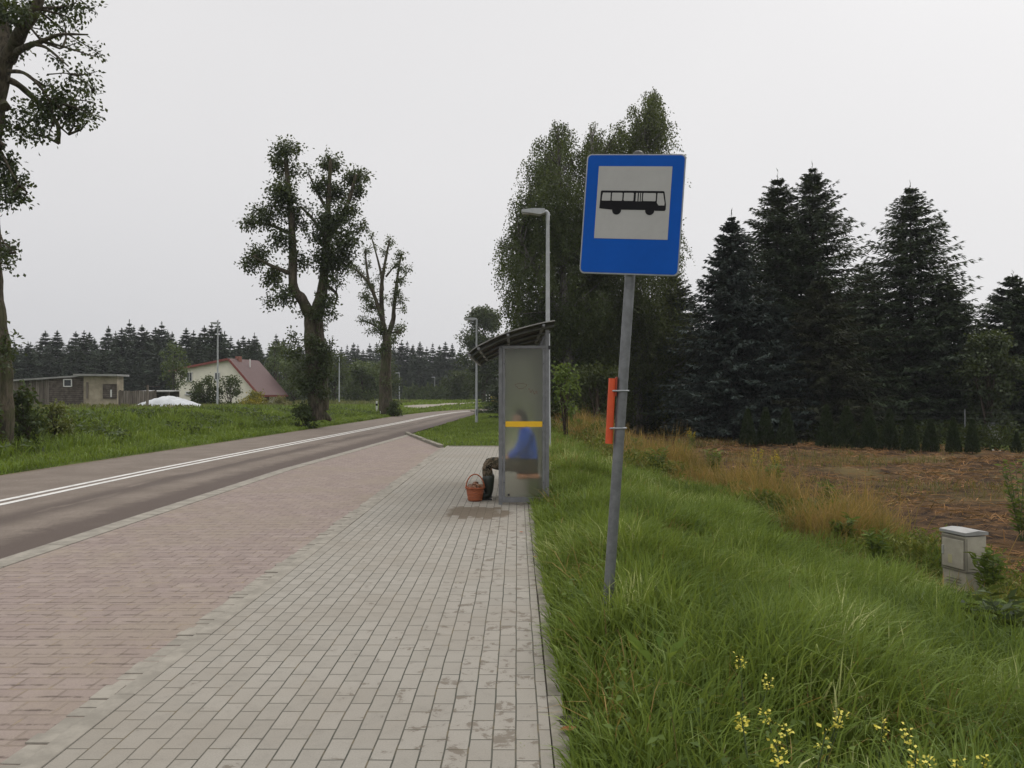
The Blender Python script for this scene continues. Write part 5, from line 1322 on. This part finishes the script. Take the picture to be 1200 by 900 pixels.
# pale seed stalks and bent dry blades in the verge
n = 9000; y = 1.4 + 24 * g.random(n) ** 1.5; x = .5 + SH * y + 4.2 * g.random(n)
k = fnoise(x, y, 1.2, 38) > -.15; x, y = x[k], y[k]; n = len(x)
bx_.append(x); by_.append(y); hh_.append(g.uniform(.30, .56, n)); ww_.append(np.interp(y, [2, 8, 25], [.0035, .006, .014])); rr_.append(g.uniform(.93, 1.0, n)); az_.append(g.uniform(0, 6.28, n)); ln_.append(np.clip(g.normal(.5, .35, n), .05, 1.3))
# lawn beyond the pavement end and around the far lamp, short and even
n = 30000; y = g.uniform(22.9, 62, n); x = g.uniform(-4.5, 2.6, n)
sdv = road_sd(x, y); k = (sdv < -HW - .35) & ((x > -1.9) | (y > 22.9 + (-1.9 - x) / 2 * 7.6 + .4)) & (x < 2.6)
x, y = x[k], y[k]
bx_.append(x); by_.append(y); hh_.append(g.uniform(.06, .16, len(x)) * (1 + .4 * fnoise(x, y, 1, 5))); ww_.append(g.uniform(.02, .04, len(x))); rr_.append(np.clip(g.normal(.5, .15, len(x)), 0, 1)); az_.append(g.uniform(0, 6.28, len(x))); ln_.append(g.uniform(.2, .7, len(x)))
# tufts in the pavement joints
for (cx, cy) in ((.03, 3.42), (-.12, 3.32), (.09, 3.55), (.14, 5.2), (.15, 7.1), (.13, 6.2)):
    n = 26; bx_.append(cx + g.normal(0, .02, n)); by_.append(cy + g.normal(0, .02, n)); hh_.append(g.uniform(.015, .05, n)); ww_.append(np.full(n, .005)); rr_.append(g.uniform(.5, 1, n)); az_.append(g.uniform(0, 6.28, n)); ln_.append(g.uniform(.3, 1, n))
bx_, by_, hh_, ww_, rr_, az_, ln_ = map(np.concatenate, (bx_, by_, hh_, ww_, rr_, az_, ln_))
bz_ = np.maximum(terrain(bx_, by_), np.where((bx_ < .3 + SH * by_) & (by_ < 22.8), -.02, -9)) - .01
tag(blades('verge_grass', np.stack([bx_, by_, bz_], 1), hh_, ww_, ln_, az_, fol_grass, rr_), kind='stuff')
# withered blades among the green ones
n = 30000; y = 1.4 + 24 * g.random(n) ** 1.4; x = .35 + SH * y + 4.4 * g.random(n)
k = g.random(n) < .06 + .9 * np.clip(fnoise(x, y, 1.5, 47) - .12, 0, 1) * 1.6; x, y = x[k], y[k]; n = len(x)
tag(blades('withered_grass', np.stack([x, y, terrain(x, y) - .01], 1), g.uniform(.16, .50, n), np.interp(y, [2, 8, 25], [.005, .008, .018]) * g.uniform(.6, 1.3, n), np.clip(g.normal(.7, .3, n), .05, 1.3), g.uniform(0, 6.28, n), fol_dry, np.clip(g.normal(.6, .25, n), 0, 1)), kind='stuff')
# left bank
n = 95000; y = 9 + 62 * g.random(n) ** 1.35; lat = HW + .1 + 9.5 * g.random(n) ** 1.3
cx_ = np.interp(y, ROAD[:, 1][:140], ROAD[:, 0][:140]); x = cx_ - lat
cl = .5 + .5 * fnoise(x, y, 1.6, 41); b2 = .5 + .5 * fnoise(x, y, .6, 42)
k = g.random(n) < .35 + .7 * cl; x, y, cl, b2, lat = x[k], y[k], cl[k], b2[k], lat[k]
h = np.where(lat < HW + 1.5, .16, .26 + .2 * b2) * (.6 + .7 * cl) * g.uniform(.6, 1.3, len(x)); w = np.interp(y, [9, 20, 40, 70], [.016, .022, .04, .06])
tag(blades('bank_grass', np.stack([x, y, terrain(x, y) - .01], 1), h, w * g.uniform(.6, 1.4, len(x)), np.clip(g.normal(.5, .25, len(x)), .05, 1.1), g.uniform(0, 6.28, len(x)), fol_bank, np.clip(g.normal(.42, .2, len(x)) + .25 * (cl - .5), 0, 1)), kind='stuff')
# broad leaved weeds on the bank
n = 26000; y = 14 + 48 * g.random(n) ** 1.2; lat = HW + 1.6 + 6.5 * g.random(n); x = np.interp(y, ROAD[:, 1][:140], ROAD[:, 0][:140]) - lat
k = fnoise(x, y, 1.1, 44) > .05; x, y = x[k], y[k]; n = len(x)
C = np.stack([x, y, terrain(x, y) + g.uniform(.05, .30, n)], 1)
tag(leaves('bank_weeds', C, g.normal(0, 1, (n, 3)) * np.array([1, 1, .5]), .13 * g.uniform(.6, 1.4, n), .09, fol_shrub), kind='stuff')
# meadow beyond the bank
n = 26000; y = g.uniform(22, 100, n); x = -g.uniform(12, 48, n); k = (x < np.interp(y, ROAD[:, 1][:140], ROAD[:, 0][:140]) - 10) & (x > -.75 * y); x, y = x[k], y[k]; n = len(x)
tag(blades('meadow_grass', np.stack([x, y, terrain(x, y)], 1), g.uniform(.2, .55, n), g.uniform(.05, .12, n), g.uniform(.1, .6, n), g.uniform(0, 6.28, n), foliage('meadow_grass', (.06, .07, .02), (.13, .13, .04), (.2, .16, .07), .25), g.random(n)), kind='stuff')
# far roadside grass beyond the bend
n = 16000; y = g.uniform(70, 118, n); x = g.uniform(-16, 8, n); k = np.abs(road_sd(x, y)) > HW + .3; x, y = x[k], y[k]
tpd = np.min(np.hypot(x[:, None] - tp[None, :, 0], y[:, None] - tp[None, :, 1]), axis=1); k = tpd > 1.7; x, y = x[k], y[k]; n = len(x)
tag(blades('far_grass', np.stack([x, y, terrain(x, y)], 1), g.uniform(.1, .3, n), g.uniform(.08, .16, n), g.uniform(.1, .6, n), g.uniform(0, 6.28, n), fol_bank, g.random(n)), kind='stuff')
# dry grass along the border of the mown field
n = 170000; y = 6.5 + 38 * g.random(n) ** 1.25; x = field_x(y) + g.normal(0, .55, n) * (.6 + .02 * y) + .15
cl = fnoise(x, y, 1.5, 51); k = (g.random(n) < (.10 + .9 * np.clip(cl + .25, 0, 1)) * np.interp(y, [6, 8.5, 10.5], [.15, .4, 1.0])) & (x > field_x(y) - 1.0); x, y, cl = x[k], y[k], cl[k]; n = len(x)
tall = np.where(g.random(n) < .15, 1.6, 1.0)
h = (.30 + .55 * np.clip(cl + .3, 0, 1)) * g.uniform(.5, 1.2, n) * tall * np.interp(y, [6, 8.5, 10.5], [.30, .5, 1.0])
tag(blades('dry_grass', np.stack([x, y, terrain(x, y) - .02], 1), h, np.interp(y, [6, 15, 44], [.006, .010, .026]) * g.uniform(.6, 1.3, n), np.clip(g.normal(.42, .2, n), .02, 1), g.uniform(0, 6.28, n), fol_dry, np.clip(g.normal(.5, .22, n) + .2 * cl, 0, 1)), kind='stuff')
# ragged green and yellow weeds along the same border, and broad leaves in the verge
n = 80000; y = 6.0 + 30 * g.random(n) ** 1.3; x = field_x(y) + g.normal(-.15, .5, n)
cl = fnoise(x, y, 1.9, 55); k = (cl > .12) & (g.random(n) < np.interp(y, [6, 8, 10], [.5, .8, 1])); x, y, cl = x[k], y[k], cl[k]; n = len(x)
hz = np.clip(.25 + .9 * cl, .15, .95) * np.interp(y, [6, 9, 12], [.45, .6, 1])
tag(leaves('border_weeds', np.stack([x, y, terrain(x, y) + hz * g.random(n) ** .7], 1), np.stack([g.normal(0, .6, n), g.normal(0, .6, n), g.uniform(.1, 1.2, n)], 1), np.interp(y, [6, 36], [.09, .16]) * g.uniform(.6, 1.4, n), np.interp(y, [6, 36], [.022, .05]), foliage('border_weed_leaves', (.05, .07, .015), (.15, .165, .035), (.32, .26, .05), .3, .6, .15, 1.3)), kind='stuff')
n = 9000; y = 1.5 + 13 * g.random(n) ** 1.4; x = .3 + SH * y + 3.8 * g.random(n); k = fnoise(x, y, 2.6, 57) > .18; x, y = x[k], y[k]; n = len(x)
tag(leaves('verge_weeds', np.stack([x, y, terrain(x, y) + g.uniform(.10, .30, n)], 1), np.stack([g.normal(0, 1, n), g.normal(0, 1, n), g.uniform(-.1, .5, n)], 1), g.uniform(.03, .075, n), g.uniform(.015, .032, n), fol_bright), kind='stuff')
# sparse regrowth and straw litter on the field
n = 90000; y = 5 + 38 * g.random(n) ** 1.15; x = field_x(y) + .2 + g.random(n) ** .9 * (2 + .75 * y)
k = (y < fence_y(x) + .3) & (x < .72 * y + 1.5); x, y = x[k], y[k]; cl = fnoise(x, y, .9, 61); k = g.random(len(x)) < .12 + .9 * np.clip(cl + .5 * fnoise(x, y, 3.3, 62) + .2, 0, 1); x, y = x[k], y[k]; n = len(x)
zf_ = terrain(x, y) + .10 * (fnoise(x, y, 2.6, 21) * .6 + fnoise(x, y, 7.0, 22) * .5) + g.uniform(.0, .06, n)
D = np.stack([g.normal(0, 1, n), g.normal(0, 1, n), g.normal(0, .25, n)], 1)
sc_ = np.interp(y, [5, 15, 40], [1, 1.3, 2.2])
tag(leaves('plant_litter', np.stack([x, y, zf_], 1), D, g.uniform(.06, .30, n) * sc_, g.uniform(.006, .016, n) * sc_, fol_litter, rnd=np.clip(g.normal(.42, .25, n), 0, 1)), kind='stuff')
n = 34000; y = 7 + 36 * g.random(n); x = field_x(y) + .3 + g.random(n) * (2 + .75 * y); k = (y < fence_y(x) + .5) & (x < .72 * y + 1.5) & (fnoise(x, y, .5, 71) + .5 * fnoise(x, y, 2.1, 72) > .1); x, y = x[k], y[k]; n = len(x)
tag(blades('field_stubble', np.stack([x, y, terrain(x, y)], 1), g.uniform(.08, .28, n), np.interp(y, [6, 15, 44], [.006, .012, .03]), g.uniform(.1, .7, n), g.uniform(0, 6.28, n), foliage('olive_stubble', (.07, .075, .02), (.21, .15, .05), None, .25), g.random(n)), kind='stuff')
# undergrowth below the spruces, its shade put into the dark leaf colour
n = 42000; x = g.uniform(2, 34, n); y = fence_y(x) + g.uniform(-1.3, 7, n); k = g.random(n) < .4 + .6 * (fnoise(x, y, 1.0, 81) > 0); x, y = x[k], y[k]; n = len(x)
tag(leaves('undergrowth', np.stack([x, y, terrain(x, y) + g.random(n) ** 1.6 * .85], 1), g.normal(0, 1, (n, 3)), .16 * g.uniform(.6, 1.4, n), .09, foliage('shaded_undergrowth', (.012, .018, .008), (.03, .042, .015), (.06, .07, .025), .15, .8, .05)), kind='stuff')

# ------------------------------------------------------------------ single weeds and flowers
stem_green = simple('green_stem', (.07, .10, .03), .7, 0, .3, 20)
fol_weed = foliage('weed_leaves', (.055, .09, .018), (.14, .19, .04), None, .3, .6, .1, 3)
flower_y = foliage('yellow_petals', (.55, .47, .05), (.80, .72, .16), None, .25, .6, .2, 8)
gold_y = foliage('goldenrod_petals', (.36, .27, .01), (.55, .42, .03), None, .2, .6, .2, 8)
def weed(name, label, x, y, h, seed, nst=3, leafl=.09, leafw=.022, flower=None, fl=.35, group=None, spread=.1, cat='plant', nl=22, lmat=None):
    g = np.random.default_rng(seed); t = thing(name, label, cat, (x, y, tz(x, y)), 0, group)
    mb = MB(); C = []; D = []; FC = []; FD = []
    for k in range(nst):
        a = g.random() * 6.28; tip = np.array([math.cos(a) * spread * h * g.uniform(.3, 1.3), math.sin(a) * spread * h, h * g.uniform(.75, 1.0)]); b = np.array([g.normal(0, .02), g.normal(0, .02), -.02])
        mb.tube([b, b * .4 + tip * .5 + np.array([0, 0, .05 * h]), tip], [.005, .004, .002], 5, cap=False)
        for s in np.linspace(.15, 1 - (fl if flower else 0) * .8, nl):
            an = g.random() * 6.28; d = np.array([math.cos(an), math.sin(an), g.uniform(.1, .7)]); p = b + (tip - b) * s
            l = leafl * (1.15 - .5 * s) * g.uniform(.7, 1.2); C.append(p + d / np.linalg.norm(d) * l * .5); D.append(d)
        if flower:
            for s in g.uniform(1 - fl, 1.02, 46 if h > .6 else 20):
                an = g.random() * 6.28; d = np.array([math.cos(an), math.sin(an), g.uniform(-.2, .9)]); FC.append(b + (tip - b) * s + d * .02 * g.uniform(.3, 1.4)); FD.append(d)
    mb.build('stem', stem_green, t, fix=False); C = np.array(C); n = len(C)
    leaves('foliage', C, D, leafl * g.uniform(.8, 1.2, n), leafw * g.uniform(.8, 1.2, n), lmat or fol_weed, t)
    if flower: leaves('blossom', np.array(FC), np.array(FD), .024 if h > .6 else .015, .017 if h > .6 else .012, flower, t)
    return t
def ground_at(px, py, h=0.0):
    """where the sight line through a measured point meets the terrain raised by h"""
    d = 2.0
    while d < 60:
        p = P(px, py, d)
        if p.z <= tz(p.x, p.y) + h: return p.x, p.y
        d += .05
    return p.x, p.y
fl_pts = [(927, 822, 'single toadflax with two yellow flower heads left in the near flower patch'), (961, 828, 'tallest toadflax spike of the near flower patch'), (885, 845, 'leftmost toadflax of the near flower patch'), (910, 880, 'toadflax in bloom lowest and leftmost near the bottom edge'), (935, 862, 'toadflax in the middle of the near flower patch'), (1066, 884, 'large toadflax bloom at the bottom edge, well right of the flower patch'), (1125, 892, 'last toadflax bloom at the bottom right'), (875, 780, 'lone toadflax above the near flower patch'), (1035, 838, 'small toadflax between the patch and the bottom bloom')]
for i, (px, py, lab) in enumerate(fl_pts):
    x, y = ground_at(px, py, .36)
    weed('toadflax', lab, x, y, .38, 200 + i, 2, .05, .006, flower_y, .16, 'yellow toadflax in the verge grass', .22, nl=16)
for i, (px, py, h, lab) in enumerate(((885, 528, .95, 'goldenrod with the brightest yellow head at the field edge'), (911, 530, .8, 'smaller goldenrod right of the brightest one at the field edge'), (810, 503, .95, 'goldenrod with thin yellow head above the tangle behind the sign pole'))):
    x, y = ground_at(px, py, h * .95); weed('goldenrod', lab, x, y, h, 230 + i, 6, .11, .022, gold_y, .25, 'goldenrods at the field edge', .16, nl=22)
for i, (px, py, h, lab) in enumerate(((800, 520, .9, 'bushy green weed in the tangle left of the dry grass'), (770, 528, .8, 'dark green weed just right of the sign pole'), (905, 548, .8, 'green weed under the smaller goldenrod'), (972, 570, .7, 'bright green upright weed standing alone on the brown field'), (1030, 628, .6, 'green weed left of the beige cabinet'), (990, 610, .6, 'low weed at the grass border left of the cabinet'), (835, 530, .8, 'weed stem in the tall tan grass'), (1196, 545, 1.2, 'leafy weed cut by the right picture edge over the field'), (745, 515, .8, 'weed tuft right behind the sign pole'), (940, 600, .55, 'olive weed at the edge of the brown field'))):
    x, y = ground_at(px, py, h * .9); weed('tall_weed', lab, x, y, h, 250 + i, 12, .13, .032, None, .3, 'weeds along the field edge', .2, nl=24)
for i, (px, py, h, lab) in enumerate(((1137, 640, .62, 'tall leafy weed growing right in front of the cabinet'), (1090, 690, .4, 'yellowish low weed left of the cabinet foot'), (1160, 705, .5, 'broad leaved weed right of the cabinet foot'), (1190, 712, .6, 'dense weed clump at the right picture edge below the cabinet'), (1172, 735, .45, 'low broad leaved weed in front of the weed clump at right'), (1115, 700, .36, 'dark leafy weed covering the cabinet foot'))):
    x, y = ground_at(px, py, h * .9)
    if i == 0: x, y = cpos.x + .06, cpos.y - .36
    weed('broad_weed', lab, x, y, h, 270 + i, 20 if i else 8, .115, .036, None, .3, 'weeds around the cabinet', .5 if i else .2, nl=26, lmat=fol_dark if i in (3, 5) else fol_weed)
x, y = ground_at(770, 765, .30); t = weed('dock_plant', 'dock plant with broad bright leaves in the grass below the sign', x, y, .14, 290, 2, .04, .02, nl=4)
g = np.random.default_rng(9); C = []; D = []
for k in range(6): a = k * 1.05 + g.normal(0, .3); d = np.array([math.cos(a) * g.uniform(.3, 1), math.sin(a) * g.uniform(.3, 1), .75]); C.append(d * .16); D.append(d)
leaves('broad_leaf', np.array(C) + np.array([0, 0, .21]), D, np.array([.20, .13, .17, .12, .18, .10]), np.array([.06, .05, .045, .05, .055, .04]), foliage('dock_leaf', (.09, .15, .025), (.15, .22, .045), None, .4, .5, .1), t)
# fallen leaves and a clod by the edging
leafm = simple('fallen_leaf_brown', (.36, .10, .03), .7, 0, .3, 30)
for i, (x, y, rz, lab) in enumerate(((.25, 3.56, .4, 'orange fallen leaf by the dark clod at the pavement edge'), (.21, 7.3, 1.4, 'small reddish fallen leaf on the edging below the shelter'), (.1, 8.6, 2.2, 'tiny red leaf lying on the pavement bricks'))):
    mb = MB(); s = .045 if i == 0 else .03; vs = []
    prof = [(-1, 0), (-.5, .42), (0, .55), (.5, .38), (1, 0), (.5, -.38), (0, -.55), (-.5, -.42)]
    vs = [(a * s, b * s, .012 + .25 * s * (abs(b)) + .15 * s * a * a) for a, b in prof] + [(0, 0, .01)]
    o = mb.add(vs, [(k, (k + 1) % 8, 8) for k in range(8)]).build('fallen_leaf', leafm, None, (x, y, .004)); o.rotation_euler.z = rz; tag(o, lab, 'leaf')
mb = MB(); bm2 = bmesh.new(); bmesh.ops.create_icosphere(bm2, subdivisions=4, radius=.055)
for v in bm2.verts: v.co *= 1 + .5 * mnoise.noise(v.co * 30) + .3 * mnoise.noise(v.co * 80); v.co.z *= .55
bm2.verts.index_update(); mb.add([v.co.copy() for v in bm2.verts], [[v.index for v in f.verts] for f in bm2.faces]); bm2.free()
o = mb.build('soil_clod', simple('dark_soil', (.03, .022, .016), .95, 0, .4, 40, .6), None, (.27, 3.68, -.01)); tag(o, 'dark clod of soil at the grass edge of the pavement', 'soil clod')

# ------------------------------------------------------------------ faint damp air
m, nt, out = new_mat('damp_air')
vol = nt.nodes.new('ShaderNodeVolumePrincipled'); vol.inputs['Density'].default_value = 0.0004; vol.inputs['Color'].default_value = (.86, .89, .93, 1); vol.inputs['Anisotropy'].default_value = 0.0
nt.links.new(vol.outputs[0], out.inputs['Volume'])
hz_ob = MB().box((0, 350, 10), (1860, 1360, 23.5)).build('haze', m); tag(hz_ob, kind='stuff')

# ------------------------------------------------------------------ sky, sun, camera
SUN_EL, SUN_AZ = math.radians(48), math.radians(40)      # azimuth from +Y towards +X
w = bpy.data.worlds.new('World'); sc.world = w; w.use_nodes = True; nt = w.node_tree; nt.nodes.clear()
out = nt.nodes.new('ShaderNodeOutputWorld'); bg = nt.nodes.new('ShaderNodeBackground')
sky = nt.nodes.new('ShaderNodeTexSky'); sky.sky_type = 'NISHITA'; sky.sun_disc = False; sky.sun_elevation = SUN_EL; sky.sun_rotation = SUN_AZ; sky.dust_density = 4.0; sky.air_density = 1.0
hs = nt.nodes.new('ShaderNodeHueSaturation'); hs.inputs['Saturation'].default_value = 0.10; nt.links.new(sky.outputs[0], hs.inputs['Color'])
tc = nt.nodes.new('ShaderNodeTexCoord'); sp = nt.nodes.new('ShaderNodeSeparateXYZ'); nt.links.new(tc.outputs['Generated'], sp.inputs[0])
n1 = noise_tex(nt, tc.outputs['Generated'], 1.6, 3, .5)
up_ = maprange(nt, sp.outputs[2], 0.0, 0.42); rt = maprange(nt, sp.outputs[0], -.7, .6)
cl = mix_col(nt, up_, (6.0, 6.0, 6.2), (7.7, 7.6, 7.65))
cl = mix_col(nt, mathn(nt, 'MULTIPLY', rt, .55), cl, (8.0, 7.9, 7.9))
cl = mix_col(nt, mathn(nt, 'MULTIPLY', maprange(nt, n1, .35, .65), .35), cl, (6.5, 6.45, 6.6))
zen = maprange(nt, sp.outputs[2], 0.44, 0.85)
cl = mix_col(nt, zen, cl, (16.0, 15.7, 15.4))
mixc = mix_col(nt, 0.88, hs.outputs[0], cl)
nt.links.new(mixc, bg.inputs[0]); bg.inputs[1].default_value = 0.105
nt.links.new(bg.outputs[0], out.inputs[0])
sl_ = bpy.data.lights.new('sun', 'SUN'); sl_.energy = 0.9; sl_.angle = math.radians(25); sl_.color = (1, .96, .9)
so = bpy.data.objects.new('sun', sl_); COL.objects.link(so)
dirv = Vector((math.sin(SUN_AZ) * math.cos(SUN_EL), math.cos(SUN_AZ) * math.cos(SUN_EL), math.sin(SUN_EL)))
so.rotation_euler = dirv.to_track_quat('Z', 'Y').to_euler(); so.location = (10, 10, 30)
cd = bpy.data.cameras.new('camera'); cam = bpy.data.objects.new('camera', cd); COL.objects.link(cam)
cd.sensor_width = 36; cd.lens = F / 1200 * 36; cd.clip_end = 3000; cd.clip_start = .05
cam.location = (0, 0, EYE); cam.rotation_euler = (PI / 2 + math.atan((HZ - 450) / F), 0, 0)
sc.camera = cam
sc.view_settings.view_transform = 'Standard'; sc.view_settings.look = 'None'; sc.view_settings.gamma = 1.0; sc.view_settings.exposure = 0.1
sc.cycles.max_bounces = 8; sc.cycles.diffuse_bounces = 3; sc.cycles.transmission_bounces = 8; sc.cycles.glossy_bounces = 2
